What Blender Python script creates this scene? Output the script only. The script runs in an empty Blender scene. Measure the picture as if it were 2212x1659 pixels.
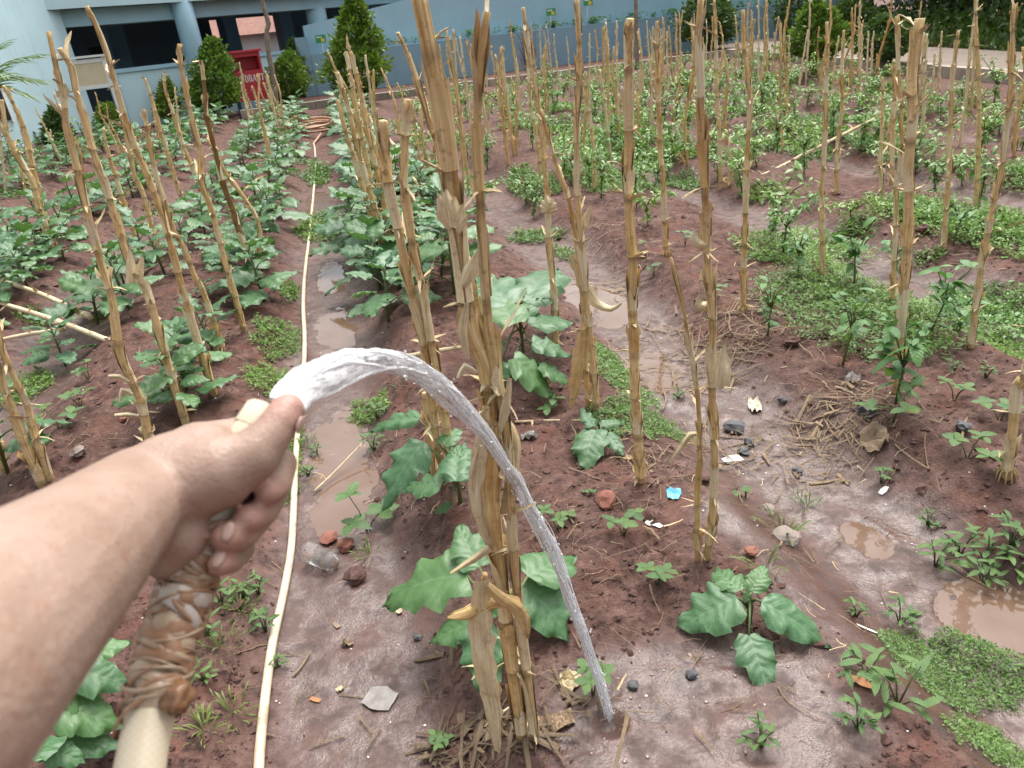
import bpy, math, random
import numpy as np
from mathutils import Vector, Matrix

# ------------------------------------------------------------------ camera, sky, sun, exposure
W, H = 2212.0, 1659.0                      # measuring frame used for all photo readings
FPX, PITCH, ROLL, CH = 1563.0, math.radians(26.9), math.radians(-5.8), 1.5
sc = bpy.context.scene
col = sc.collection
_r0 = np.array([1, 0, 0.]); _u0 = np.array([0, math.sin(PITCH), math.cos(PITCH)]); FW = np.array([0, math.cos(PITCH), -math.sin(PITCH)])
RT = _r0 * math.cos(ROLL) + _u0 * math.sin(ROLL); UP = -_r0 * math.sin(ROLL) + _u0 * math.cos(ROLL)
CAM = np.array([0, 0, CH])
cd = bpy.data.cameras.new('camera'); cam = bpy.data.objects.new('camera', cd); col.objects.link(cam)
cd.sensor_width = 36; cd.lens = 36 * FPX / W; cd.clip_start = 0.02; cd.clip_end = 500
cd.dof.use_dof = True; cd.dof.focus_distance = 2.3; cd.dof.aperture_fstop = 10.5
m = Matrix.Identity(4)
for i in range(3):
    m[i][0] = RT[i]; m[i][1] = UP[i]; m[i][2] = -FW[i]; m[i][3] = CAM[i]
cam.matrix_world = m
sc.camera = cam
SUN_EL, SUN_AZ = math.radians(63), math.radians(24)      # azimuth from +Y towards +X
w = bpy.data.worlds.new('World'); sc.world = w; w.use_nodes = True
nt = w.node_tree; bg = nt.nodes['Background']
sky = nt.nodes.new('ShaderNodeTexSky'); sky.sky_type = 'NISHITA'; sky.sun_disc = False
sky.sun_elevation = SUN_EL; sky.sun_rotation = SUN_AZ; sky.dust_density = 6; sky.air_density = 1.4; sky.ozone_density = 1
hs = nt.nodes.new('ShaderNodeHueSaturation'); hs.inputs['Saturation'].default_value = 0.28; hs.inputs['Value'].default_value = 1.0
nt.links.new(sky.outputs[0], hs.inputs['Color']); nt.links.new(hs.outputs[0], bg.inputs[0]); bg.inputs[1].default_value = 0.15
sl = bpy.data.lights.new('sun', 'SUN'); so = bpy.data.objects.new('sun', sl); col.objects.link(so)
sl.energy = 1.4; sl.angle = math.radians(42); sl.color = (1, 0.97, 0.93)
sd = Vector((math.sin(SUN_AZ) * math.cos(SUN_EL), math.cos(SUN_AZ) * math.cos(SUN_EL), math.sin(SUN_EL)))
so.rotation_euler = sd.to_track_quat('Z', 'Y').to_euler()
sc.view_settings.view_transform = 'Standard'; sc.view_settings.look = 'None'; sc.view_settings.gamma = 1
sc.view_settings.use_curve_mapping = False; sc.view_settings.exposure = 0.98
try:
    sc.cycles.max_bounces = 6; sc.cycles.diffuse_bounces = 2; sc.cycles.glossy_bounces = 2; sc.cycles.transparent_max_bounces = 48; sc.cycles.transmission_bounces = 6
    sc.cycles.caustics_reflective = False; sc.cycles.caustics_refractive = False
except Exception:
    pass

# ------------------------------------------------------------------ photo reading helpers
def ray(x, y): return FW + RT * ((x - W / 2) / FPX) - UP * ((y - H / 2) / FPX)
def G(x, y, z=0.0):
    d = ray(x, y); return CAM + d * ((z - CH) / d[2])
def DP(x, y, depth): return CAM + ray(x, y) * depth
def depth_of(p): return float((np.asarray(p, float) - CAM) @ FW)
_OX = [0, 1000, 2000, 2996]; _OY = [0, 700, 1400, 2247]
def Z(r, x, y):            # reading taken in enlarged view number r (1..16)
    return (_OX[(r - 1) % 4] * .54 + x * .2685, _OY[(r - 1) // 4] * .54 + y * .2685)
def hsh(ix, iy, s):
    v = np.sin(ix * 127.1 + iy * 311.7 + s * 74.7) * 43758.5453
    return v - np.floor(v)
def vn(x, y, s=0):         # value noise in -1..1
    ix = np.floor(x); iy = np.floor(y); fx = x - ix; fy = y - iy
    fx = fx * fx * (3 - 2 * fx); fy = fy * fy * (3 - 2 * fy)
    a = hsh(ix, iy, s); b = hsh(ix + 1, iy, s); c = hsh(ix, iy + 1, s); d = hsh(ix + 1, iy + 1, s)
    return 2 * (a + (b - a) * fx + (c - a) * fy + (a - b - c + d) * fx * fy) - 1
def sst(a, b, x):
    t = np.clip((x - a) / (b - a), 0, 1); return t * t * (3 - 2 * t)

# ------------------------------------------------------------------ the lie of the land
SL = .19; TF0, PER = -.30, 1.65           # rows run along (-.19, 1); furrow spacing
PUD = []                                   # puddles: x, y, across, along, level
def _pud(dx, dy, rt, rs, lvl):
    g = G(dx, dy, lvl); PUD.append((g[0], g[1], rt, rs, lvl))
POOL = []   # shallow pools on the bed where the water lands
_pud(738, 1010, .115, .46, -.066); _pud(722, 715, .10, .36, -.066); _pud(715, 600, .09, .36, -.066)
_pud(2190, 1330, .15, .13, -.062); _pud(1870, 1165, .05, .10, -.069)
_pud(1290, 655, .15, .34, -.066); _pud(1420, 800, .12, .24, -.066)
_pud(690, 445, .14, .7, -.068)
IMP = G(1319, 1586, .02)
def field_mask(x, y):
    return sst(0, .6, 6.75 - x) * sst(0, .5, 18.6 + .18 * x - y) 
def furrow_d(x, y):
    t = x + SL * y + .07 * vn(y * .7, x * .2, 3)
    return np.abs(np.mod(t - TF0 + PER / 2, PER) - PER / 2)
_POOLED = False
def wetness(x, y):                         # soaked mud: the furrow bottoms, the landing place and the low lower right
    d = furrow_d(x, y) + .10 * vn(x * 3, y * 3, 21); w_ = (1 - sst(.12, .40, d)) * field_mask(x, y) * (.45 + .55 * sst(7, 3, y)) * sst(11, 6, y)
    e = np.hypot((x - IMP[0] - .20) / .42, (y - IMP[1] - .0) / .24) + .25 * vn(x * 7, y * 7, 22); w_ = np.maximum(w_, 1 - sst(.6, 1.2, e))
    e = np.hypot((x - .98 + .19 * (y - 1.5)) / .36, (y - 1.45) / .85) + .25 * vn(x * 5, y * 5, 23); w_ = np.maximum(w_, 1 - sst(.65, 1.25, e)); return np.clip(w_, 0, 1)
def hgt(x, y):
    x = np.asarray(x, float); y = np.asarray(y, float)
    d = furrow_d(x, y); bed = sst(.14, .46, d); wt_ = wetness(x, y); k = (.35 + .65 * bed) * (1 - .45 * wt_)
    near = sst(9, 4, y)
    h = -.072 + .125 * bed
    h = h + k * (.024 * vn(x * 2.3, y * 2.3, 1) + .017 * vn(x * 6.5, y * 6.5, 2) + .012 * vn(x * 15, y * 15, 4))
    cl = np.maximum(0, vn(x * 33, y * 33, 5) - .05); cl2 = np.maximum(0, vn(x * 70, y * 70, 6) - .1)
    h = h + k * (1 - .5 * wt_) * near * (.020 * cl * (.6 + .4 * vn(x * 4, y * 4, 9)) + .011 * cl2 + .0035 * vn(x * 120, y * 120, 7) - .010 * np.maximum(0, vn(x * 21, y * 21, 15) - .35))
    h = h * field_mask(x, y)
    r = np.hypot((x - IMP[0]) / .03, (y - IMP[1]) / .03)
    h = h - .022 * np.exp(-r * r) + .008 * np.exp(-((r - 1.6) / .5) ** 2)
    global _POOLED
    if not _POOLED:
        _POOLED = True
        for (dx_, dy_, rt_, rs_) in POOL:
            g = G(dx_, dy_, .02); z_ = float(np.min(hgt(g[0] + np.array([0, .03, -.03, 0, 0]), g[1] + np.array([0, 0, 0, .03, -.03])))); g = G(dx_, dy_, z_); PUD.append((g[0], g[1], rt_, rs_, z_ - .001))
    for (px, py, rt, rs, lv) in PUD:
        dt = (x - px) + SL * (y - py); ds = (y - py)
        e = np.hypot(dt / rt, ds / rs) + .34 * vn(x * 9 + 3, y * 9, 11) + .26 * vn(x * 23, y * 23, 12) + .14 * vn(x * 55, y * 55, 14)
        mk = 1 - sst(.85, 1.25, e)
        h = h * (1 - mk) + mk * (lv - .012 + .011 * vn(x * 22, y * 22, 13))
        mr = 1 - sst(1.25, 1.7, e)                              # a bank that holds the water in
        e0 = np.hypot(dt / rt, ds / rs); bk = sst(1.18, 1.3, e0) * (1 - sst(1.55, 1.95, e0)); h = h * (1 - bk) + np.maximum(h, lv + .004) * bk
        h = np.where(mk < 1, np.maximum(h, (lv + .003) * mr * (1 - mk) + h * (1 - mr * (1 - mk))), h)
    return h
GQ, GD0, GNC = 1.0049, .62, 450            # the soil mesh: rings growing with distance, so near soil is finest
GNR = int(math.log(90. / GD0) / math.log(GQ)); _rr = GD0 * GQ ** np.arange(GNR); _ff = .9 + .35 * np.exp(-_rr / 2)
GY = np.repeat((_rr - .35)[:, None], GNC, 1); GX = (_rr * _ff)[:, None] * np.linspace(-1.55, 1.55, GNC)[None, :]; GZZ = np.empty_like(GX)
for _i in range(0, GNR, 60): GZZ[_i:_i + 60] = hgt(GX[_i:_i + 60], GY[_i:_i + 60])
def hgl(x, y):                             # height read off the finished mesh
    x = np.asarray(x, float); y = np.asarray(y, float); r = np.maximum(y + .35, GD0 * 1.001); f = np.log(r / GD0) / math.log(GQ); f = np.clip(f, 0, GNR - 1.001); i = f.astype(int); a = f - i
    def row(i_):
        g = np.clip((x / (_rr[i_] * _ff[i_]) + 1.55) / 3.1 * (GNC - 1), 0, GNC - 1.001); j = g.astype(int); b = g - j; return GZZ[i_, j] * (1 - b) + GZZ[i_, j + 1] * b
    return row(i) * (1 - a) + row(i + 1) * a
def hz(x, y): return float(hgl(x, y))
def GZ(dx, dy):
    z = 0.0
    for _ in range(9):
        g = G(dx, dy, z); z = .5 * z + .5 * hz(g[0], g[1])
    g = G(dx, dy, z); return np.array([g[0], g[1], hz(g[0], g[1])])
def on_plane(base, dx, dy):                # pixel -> point on the upright plane through base that faces the viewer
    n = np.array([base[0] - CAM[0], base[1] - CAM[1], 0.]); n /= np.linalg.norm(n)
    d = ray(dx, dy); return CAM + d * (((base - CAM) @ n) / (d @ n))

# ------------------------------------------------------------------ mesh helpers
class MB:
    def __init__(s): s.v = []; s.f = []; s.uv = []; s.a = []; s.n = 0; s.mi = []
    def add(s, v, f, uv=None, a=None, mi=0):
        v = np.asarray(v, float); k = len(v); s.v.append(v)
        s.f += [tuple(i + s.n for i in q) for q in f]; s.mi += [mi] * len(f)
        s.uv.append(np.zeros((k, 2)) if uv is None else np.asarray(uv, float))
        s.a.append(np.zeros(k) if a is None else (np.full(k, a) if np.isscalar(a) else np.asarray(a, float))); s.n += k
    def box(s, c, d, rz=0, mi=0):
        x, y, z = np.array(d) / 2; v = np.array([[i * x, j * y, k * z] for i in (-1, 1) for j in (-1, 1) for k in (-1, 1)])
        if rz: cs, sn = math.cos(rz), math.sin(rz); v = np.c_[v[:, 0] * cs - v[:, 1] * sn, v[:, 0] * sn + v[:, 1] * cs, v[:, 2]]
        s.add(v + np.array(c), [(0, 1, 3, 2), (4, 6, 7, 5), (0, 4, 5, 1), (2, 3, 7, 6), (0, 2, 6, 4), (1, 5, 7, 3)], v[:, :2], 0, mi)
    def mesh(s, name, mats, smooth=True):
        me = bpy.data.meshes.new(name)
        V = np.concatenate(s.v) if s.v else np.zeros((0, 3))
        me.from_pydata(V.tolist(), [], s.f)
        UV = np.concatenate(s.uv); A = np.concatenate(s.a)
        li = np.zeros(len(me.loops), int); me.loops.foreach_get('vertex_index', li)
        ul = me.uv_layers.new(name='UVMap'); ul.data.foreach_set('uv', UV[li].astype(np.float32).ravel())
        at = me.attributes.new('val', 'FLOAT', 'POINT'); at.data.foreach_set('value', A.astype(np.float32))
        for mm in (mats if isinstance(mats, (list, tuple)) else [mats]): me.materials.append(mm)
        me.polygons.foreach_set('use_smooth', np.full(len(me.polygons), smooth))
        if any(s.mi): me.polygons.foreach_set('material_index', np.array(s.mi, np.int32))
        me.update(); return me
def frames(P):
    P = np.asarray(P, float); T = np.gradient(P, axis=0); T /= np.linalg.norm(T, axis=1)[:, None] + 1e-12
    u = np.cross(T[0], [0.3, 1, 0.1]); u /= np.linalg.norm(u); U = []
    for t in T:
        u = u - t * (u @ t); u /= np.linalg.norm(u) + 1e-12; U.append(u)
    U = np.array(U); return T, U, np.cross(T, U)
def tube(mb, P, r, n=8, a=0, cap=True, mi=0, flat=1.0, vs=1.0):
    P = np.asarray(P, float); k = len(P); r = np.full(k, r) if np.isscalar(r) else np.asarray(r, float)
    T, U, B = frames(P); th = np.linspace(0, 2 * math.pi, n + 1)[:, None]
    L = np.r_[0, np.cumsum(np.linalg.norm(np.diff(P, axis=0), axis=1))]
    v = []; uv = []; av = []
    for i in range(k):
        ring = P[i] + r[i] * (np.cos(th) * U[i] + flat * np.sin(th) * B[i]); v.append(ring)
        uv.append(np.c_[np.linspace(0, 1, n + 1), np.full(n + 1, L[i] * vs)]); av.append(np.full(n + 1, a if np.isscalar(a) else a[i]))
    v = np.concatenate(v); f = [(i * (n + 1) + j, i * (n + 1) + j + 1, (i + 1) * (n + 1) + j + 1, (i + 1) * (n + 1) + j) for i in range(k - 1) for j in range(n)]
    if cap: f += [tuple(range(n - 1, -1, -1)), tuple((k - 1) * (n + 1) + j for j in range(n))]
    mb.add(v, f, np.concatenate(uv), np.concatenate(av), mi)
def smooth_path(P, step):
    P = np.asarray(P, float)
    if len(P) == 2: P = np.array([P[0], .5 * (P[0] + P[1]), P[1]])
    Q = np.vstack([2 * P[0] - P[1], P, 2 * P[-1] - P[-2]]); out = []
    for i in range(1, len(Q) - 2):
        p0, p1, p2, p3 = Q[i - 1:i + 3]; n = max(2, int(np.linalg.norm(p2 - p1) / step))
        for t in np.linspace(0, 1, n, endpoint=False):
            out.append(.5 * ((2 * p1) + (p2 - p0) * t + (2 * p0 - 5 * p1 + 4 * p2 - p3) * t * t + (3 * p1 - p0 - 3 * p2 + p3) * t ** 3))
    out.append(P[-1]); return np.array(out)
def grid_faces(a, b): return [(i * b + j, i * b + j + 1, (i + 1) * b + j + 1, (i + 1) * b + j) for i in range(a - 1) for j in range(b - 1)]
def link(name, data, parent=None, loc=None):
    o = bpy.data.objects.new(name, data); col.objects.link(o)
    if parent is not None: o.parent = parent
    if loc is not None: o.location = tuple(float(q) for q in loc)
    return o
def tag(o, label, cat=None, group=None, kind=None):
    o['label'] = label
    if cat: o['category'] = cat
    if group: o['group'] = group
    if kind: o['kind'] = kind
    return o
def thing(name, label, cat, loc, group=None): return tag(link(name, None, None, loc), label, cat, group)
def struct(name, me, loc=None):
    o = link(name, me, None, loc); o['kind'] = 'structure'; return o

# ------------------------------------------------------------------ materials
def mk(name, color=(.5, .5, .5), rough=.6, spec=.5):
    mt = bpy.data.materials.new(name); mt.use_nodes = True; t = mt.node_tree; b = t.nodes['Principled BSDF']
    b.inputs['Base Color'].default_value = (*color, 1); b.inputs['Roughness'].default_value = rough; b.inputs['Specular IOR Level'].default_value = spec
    return mt, t, b
def nd(t, typ, **kw):
    n = t.nodes.new('ShaderNode' + typ)
    for k, v in kw.items():
        if k in n.inputs: n.inputs[k].default_value = v
        else: setattr(n, k, v)
    return n
def coords(t, kind='Object', scale=(1, 1, 1)):
    c = nd(t, 'TexCoord'); mp = nd(t, 'Mapping'); mp.inputs['Scale'].default_value = scale
    t.links.new(c.outputs[kind], mp.inputs[0]); return mp.outputs[0]
def noise(t, vec, scale, detail=4, rough=.55):
    n = nd(t, 'TexNoise'); n.inputs['Scale'].default_value = scale; n.inputs['Detail'].default_value = detail; n.inputs['Roughness'].default_value = rough
    if vec is not None: t.links.new(vec, n.inputs['Vector'])
    return n.outputs['Fac']
def ramp(t, fac, stops, interp='LINEAR'):
    r = nd(t, 'ValToRGB'); e = r.color_ramp.elements; r.color_ramp.interpolation = interp
    while len(e) < len(stops): e.new(.5)
    for q, (p, c) in zip(e, stops):
        q.position = p; q.color = (*c, 1) if len(c) == 3 else c
    t.links.new(fac, r.inputs[0]); return r.outputs[0]
def mix(t, fac, a, b, mode='MIX'):
    n = nd(t, 'Mix'); n.data_type = 'RGBA'; n.blend_type = mode
    for s, v in ((n.inputs[0], fac), (n.inputs[6], a), (n.inputs[7], b)):
        if hasattr(v, 'links') or hasattr(v, 'is_linked'): t.links.new(v, s)
        else: s.default_value = v if not isinstance(v, tuple) else ((*v, 1) if len(v) == 3 else v)
    return n.outputs[2]
def mth(t, op, a, b=None, c=None):
    n = nd(t, 'Math'); n.operation = op
    for s, v in zip(n.inputs, (a, b, c)):
        if v is None: continue
        if hasattr(v, 'is_linked'): t.links.new(v, s)
        else: s.default_value = v
    return n.outputs[0]
def bump(t, b, h, strength=.3, dist=.01):
    n = nd(t, 'Bump'); n.inputs['Strength'].default_value = strength; n.inputs['Distance'].default_value = dist
    t.links.new(h, n.inputs['Height']); t.links.new(n.outputs[0], b.inputs['Normal'])
def attr(t, name='val'):
    n = nd(t, 'Attribute'); n.attribute_name = name; return n.outputs['Fac']
def rnd(t): return nd(t, 'ObjectInfo').outputs['Random']

def soil_mat():
    mt, t, b = mk('soil'); v = coords(t)
    n1 = noise(t, v, 2.2, 5); n2 = noise(t, v, 22, 6, .65); n3 = noise(t, v, 130, 4, .6); n4 = noise(t, v, 7, 3)
    c = ramp(t, n2, [(.34, (.022, .010, .008)), (.45, (.084, .040, .030)), (.56, (.126, .064, .050)), (.70, (.205, .116, .092))])
    c = mix(t, ramp(t, n4, [(.52, (0, 0, 0)), (.68, (.7, .7, .7))]), c, (.155, .056, .036), 'MIX')
    c = mix(t, ramp(t, n1, [(.45, (0, 0, 0)), (.7, (.45, .45, .45))]), c, (.125, .068, .052))
    c = mix(t, ramp(t, n3, [(.66, (0, 0, 0)), (.74, (.8, .8, .8))]), c, (.25, .16, .13))
    wet = attr(t)
    dry = mix(t, .55, c, (.24, .125, .085)); far = ramp(t, nd(t, 'SeparateXYZ').outputs[0], [(0, (0, 0, 0)), (1, (1, 1, 1))])
    pt = ramp(t, noise(t, v, 11, 4, .65), [(.40, (.25, .25, .25)), (.58, (1.1, 1.1, 1.1))]); wn = mth(t, 'MULTIPLY', wet, mth(t, 'MULTIPLY', pt, mth(t, 'ADD', .62, mth(t, 'MULTIPLY', n2, .6)))); wn = mth(t, 'MINIMUM', mth(t, 'MAXIMUM', wn, 0), 1)
    c = mix(t, mth(t, 'MULTIPLY', wet, .6), c, (.066, .036, .028))
    t.links.new(c, b.inputs['Base Color'])
    t.links.new(mth(t, 'SUBTRACT', .80, mth(t, 'MULTIPLY', wn, .64)), b.inputs['Roughness'])
    t.links.new(mth(t, 'ADD', .28, mth(t, 'MULTIPLY', wet, .34)), b.inputs['Specular IOR Level'])
    n5 = noise(t, v, 330, 3, .6); hgtn = mth(t, 'ADD', mth(t, 'ADD', mth(t, 'MULTIPLY', n3, .5), n2), mth(t, 'MULTIPLY', n5, .22))
    bump(t, b, hgtn, .8, .018); bn_ = [q for q in t.nodes if q.bl_idname == 'ShaderNodeBump'][0]; t.links.new(mth(t, 'SUBTRACT', .85, mth(t, 'MULTIPLY', wet, .55)), bn_.inputs['Strength']); return mt
def corn_mat(name, lo, mid, hi, spots=.5):
    mt, t, b = mk(name, rough=.6, spec=.35)
    uv = coords(t, 'UV', (9, 2.2, 1)); uv2 = coords(t, 'UV', (26, 3, 1)); ob = coords(t)
    st = noise(t, uv, 2.0, 4); fine = noise(t, uv2, 4, 3); sp = noise(t, ob, 55, 4, .7); pa = noise(t, ob, 7, 3)
    c = ramp(t, mth(t, 'ADD', mth(t, 'MULTIPLY', st, .6), mth(t, 'MULTIPLY', fine, .4)), [(.40, lo), (.50, mid), (.60, hi)])
    c = mix(t, ramp(t, pa, [(.46, (0, 0, 0)), (.64, (.6, .6, .6))]), c, lo)
    c = mix(t, mth(t, 'MULTIPLY', rnd(t), .35), c, hi)
    c = mix(t, ramp(t, sp, [(.55, (0, 0, 0)), (.68, (spots, spots, spots))]), c, (.16, .085, .035))
    c = mix(t, attr(t), c, (.10, .055, .028)); t.links.new(c, b.inputs['Base Color'])
    bump(t, b, mth(t, 'ADD', st, fine), .8, .004)
    return mt
def leaf_mat(name, c1, c2, vein=(.25, .35, .2), rough=.42, trans=.25, veins=True, spec=.5, nsc=14):
    mt, t, b = mk(name, rough=rough, spec=spec); ob = coords(t); n = noise(t, ob, nsc, 4)
    c = ramp(t, n, [(.3, c1), (.7, c2)])
    rr = rnd(t); c = mix(t, mth(t, 'MULTIPLY', rr, .35), c, tuple(q * .55 for q in c1)); c = mix(t, mth(t, 'MULTIPLY', mth(t, 'FRACT', mth(t, 'MULTIPLY', rr, 7.3)), .45), c, (c2[0] * 1.25, c2[1] * 1.08, c2[2] * .5))
    if veins:
        u = nd(t, 'UVMap'); s = nd(t, 'SeparateXYZ'); t.links.new(u.outputs[0], s.inputs[0]); X, Y = s.outputs[0], s.outputs[1]
        ax = mth(t, 'ABSOLUTE', X); mid = mth(t, 'LESS_THAN', ax, .022)
        ph = mth(t, 'FRACT', mth(t, 'SUBTRACT', mth(t, 'MULTIPLY', Y, 6.5), mth(t, 'MULTIPLY', ax, 3.2)))
        d = mth(t, 'ABSOLUTE', mth(t, 'SUBTRACT', ph, .5)); side = mth(t, 'LESS_THAN', d, .055)
        vm = mth(t, 'MAXIMUM', mid, mth(t, 'MULTIPLY', side, .6)); c = mix(t, mth(t, 'MULTIPLY', vm, .24), c, vein)
        bm = nd(t, 'TexNoise'); bm.inputs['Scale'].default_value = 60; t.links.new(ob, bm.inputs['Vector'])
        hh = mth(t, 'ADD', mth(t, 'MULTIPLY', d, 1.2), mth(t, 'MULTIPLY', bm.outputs['Fac'], .4)); bump(t, b, hh, .32, .006)
        sp = noise(t, ob, 38, 2); c = mix(t, ramp(t, sp, [(.62, (0, 0, 0)), (.70, (.5, .5, .5))]), c, (.06, .06, .03))
    t.links.new(c, b.inputs['Base Color'])
    if trans:
        tr = nd(t, 'BsdfTranslucent'); mc = mix(t, .5, c, (.12, .24, .02)); t.links.new(mc, tr.inputs['Color'])
        ms = nd(t, 'MixShader'); ms.inputs[0].default_value = trans
        t.links.new(b.outputs[0], ms.inputs[1]); t.links.new(tr.outputs[0], ms.inputs[2]); t.links.new(ms.outputs[0], t.nodes['Material Output'].inputs['Surface'])
    return mt
def paint_mat(name, c, rough=.6, var=.12, scale=3, bs=.15, stain=.25):
    mt, t, b = mk(name, c, rough); v = coords(t); n = noise(t, v, scale, 5); n2 = noise(t, coords(t, 'Object', (6, 6, .7)), 1.2, 4); n3 = noise(t, v, 60, 3)
    k = ramp(t, n, [(.3, tuple(q * (1 - var) for q in c)), (.7, tuple(min(1, q * (1 + var)) for q in c))])
    k = mix(t, ramp(t, n2, [(.55, (0, 0, 0)), (.8, (stain,) * 3)]), k, tuple(q * .55 for q in c)); t.links.new(k, b.inputs['Base Color'])
    if bs: bump(t, b, n3, bs, .004)
    return mt
M = {}
M['soil'] = soil_mat()
M['corn'] = corn_mat('dry_corn', (.47, .235, .065), (.76, .51, .20), (.90, .74, .45))
M['husk'] = corn_mat('dry_husk', (.60, .41, .18), (.82, .66, .39), (.90, .82, .62), .35)
M['oldstraw'] = corn_mat('old_straw', (.10, .062, .04), (.235, .155, .092), (.42, .31, .19), .6)
M['cornbrown'] = corn_mat('brown_corn', (.13, .06, .02), (.26, .135, .045), (.38, .22, .08), .5)
M['egg'] = leaf_mat('eggplant_leaf', (.052, .150, .058), (.105, .235, .100), (.24, .36, .20), .40, .25, True, .6)
M['eggy'] = leaf_mat('yellow_leaf', (.45, .40, .10), (.62, .55, .25), (.6, .6, .3), .5, .25)
M['stem'] = leaf_mat('green_stem', (.07, .11, .045), (.11, .15, .06), trans=0, veins=False, rough=.55)
M['chilli'] = leaf_mat('chilli_leaf', (.110, .250, .045), (.230, .410, .100), rough=.42, trans=.3, veins=False, spec=.6)
M['chillin'] = leaf_mat('chilli_leaf_near', (.060, .190, .045), (.120, .290, .085), (.2, .35, .15), .4, .3, True, .6)
M['weed'] = leaf_mat('weed_leaf', (.060, .150, .040), (.130, .240, .080), (.25, .36, .2), .45, .3, True)
M['mat'] = leaf_mat('weed_mat', (.070, .165, .030), (.175, .310, .075), rough=.5, trans=.3, veins=False, nsc=25)
M['grass'] = leaf_mat('grass_blade', (.07, .14, .03), (.17, .22, .07), rough=.5, trans=.25, veins=False)
M['shrub'] = leaf_mat('shrub_leaf', (.065, .150, .018), (.190, .300, .045), rough=.45, trans=.3, veins=False, nsc=5)
M['shrubd'] = leaf_mat('shrub_leaf_dark', (.032, .085, .024), (.085, .150, .045), rough=.5, trans=.2, veins=False, nsc=5)
M['darkleaf'] = leaf_mat('tree_leaf_dark', (.008, .020, .008), (.024, .045, .018), rough=.6, trans=.1, veins=False, nsc=3)
M['palm'] = leaf_mat('palm_leaf', (.10, .20, .04), (.24, .34, .10), rough=.4, trans=.25, veins=False)
M['bark'] = paint_mat('bark', (.24, .19, .15), .85, .35, 12, .6)
M['blue'] = paint_mat('wall_light_blue', (.53, .72, .77), .65, .06, 1.5, .12, .25)
M['blue2'] = paint_mat('wall_blue', (.23, .375, .46), .65, .06, 1.5, .12, .22)
M['blue3'] = paint_mat('column_blue', (.35, .55, .65), .5, .05, 2, .08, .12)
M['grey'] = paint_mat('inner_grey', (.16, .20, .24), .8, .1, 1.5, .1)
M['conc'] = paint_mat('concrete', (.34, .29, .24), .9, .22, 4, .5, .4)
M['path'] = paint_mat('path_concrete', (.21, .165, .13), .9, .15, 2.5, .4, .3)
M['pipe'] = paint_mat('pipe', (.55, .55, .53), .45, .08, 4, .05)
M['red'] = paint_mat('red_paint', (.50, .035, .060), .4, .06, 3, .03, .15)
M['white'] = paint_mat('white_paint', (.78, .78, .76), .5, .05, 4, .05, .15)
M['board'] = paint_mat('cork_board', (.66, .55, .38), .85, .08, 3, .2, .25)
M['black'] = mk('black_plastic', (.015, .015, .017), .45)[0]
M['dark'] = mk('dark_glass', (.02, .022, .025), .2)[0]
M['roof'] = paint_mat('roof_tile', (.33, .17, .13), .8, .2, 8, .4)
M['signg'] = paint_mat('sign_green', (.05, .30, .08), .5, .1, 6, 0)
M['signy'] = mk('sign_yellow', (.75, .62, .10), .5)[0]
M['stone'] = paint_mat('stone', (.22, .175, .15), .85, .35, 25, .8)
M['stoned'] = paint_mat('stone_dark', (.075, .075, .08), .7, .35, 25, .6)
M['brick'] = paint_mat('brick', (.25, .098, .066), .85, .25, 25, .8)
M['rotten'] = corn_mat('rotten_straw', (.055, .036, .026), (.135, .092, .06), (.30, .22, .135), .6)
M['clod'] = paint_mat('clod', (.092, .046, .036), .9, .5, 60, 1.0)
M['ceram'] = paint_mat('white_shard', (.80, .79, .75), .3, .05, 9, .05, .2)
M['bluep'] = paint_mat('blue_plastic', (.05, .30, .52), .4, .2, 60, .2)
M['paper'] = paint_mat('crumpled_paper', (.66, .60, .45), .7, .3, 30, .4, .5)
M['silver'] = paint_mat('grey_film', (.22, .20, .18), .35, .25, 40, .4, .4)
M['deadleaf'] = paint_mat('dead_leaf', (.24, .17, .11), .7, .3, 20, .5, .5)
M['oranleaf'] = paint_mat('orange_leaf', (.36, .15, .05), .6, .3, 20, .4, .4)
# ------------------------------------------------------------------ ground
def build_ground():
    nr, nc, X, Y, Zz = GNR, GNC, GX, GY, GZZ
    wet = np.clip(wetness(X, Y) + .22 * sst(4, 1, Y) * field_mask(X, Y), 0, 1)
    me = bpy.data.meshes.new('garden_soil'); n = nr * nc
    me.vertices.add(n); me.vertices.foreach_set('co', np.stack([X, Y, Zz], -1).astype(np.float32).ravel())
    i, j = np.meshgrid(np.arange(nr - 1), np.arange(nc - 1), indexing='ij'); a = (i * nc + j).ravel()
    fc = np.stack([a, a + 1, a + nc + 1, a + nc], -1).astype(np.int32); k = len(fc)
    me.loops.add(k * 4); me.loops.foreach_set('vertex_index', fc.ravel())
    me.polygons.add(k); me.polygons.foreach_set('loop_start', np.arange(0, k * 4, 4, dtype=np.int32)); me.polygons.foreach_set('loop_total', np.full(k, 4, np.int32))
    me.polygons.foreach_set('use_smooth', np.ones(k, bool))
    me.attributes.new('val', 'FLOAT', 'POINT').data.foreach_set('value', wet.astype(np.float32).ravel())
    me.materials.append(M['soil']); me.update(); me.validate()
    struct('garden_soil', me)
    mb = MB(); mb.add([[-220, -60, -.32], [220, -60, -.32], [220, 300, -.32], [-220, 300, -.32]], [(0, 1, 2, 3)]); struct('ground', mb.mesh('ground', M['soil']))
build_ground()
def water_mats():
    mt, t, b = mk('muddy_water', (.22, .125, .075), .035, .6); v = coords(t); n = noise(t, v, 5, 3)
    t.links.new(ramp(t, n, [(.3, (.130, .074, .044)), (.7, (.175, .118, .092))]), b.inputs['Base Color']); b.inputs['IOR'].default_value = 1.4
    bump(t, b, noise(t, v, 28, 2), .06, .01); return mt
M['mud'] = water_mats()
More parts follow.
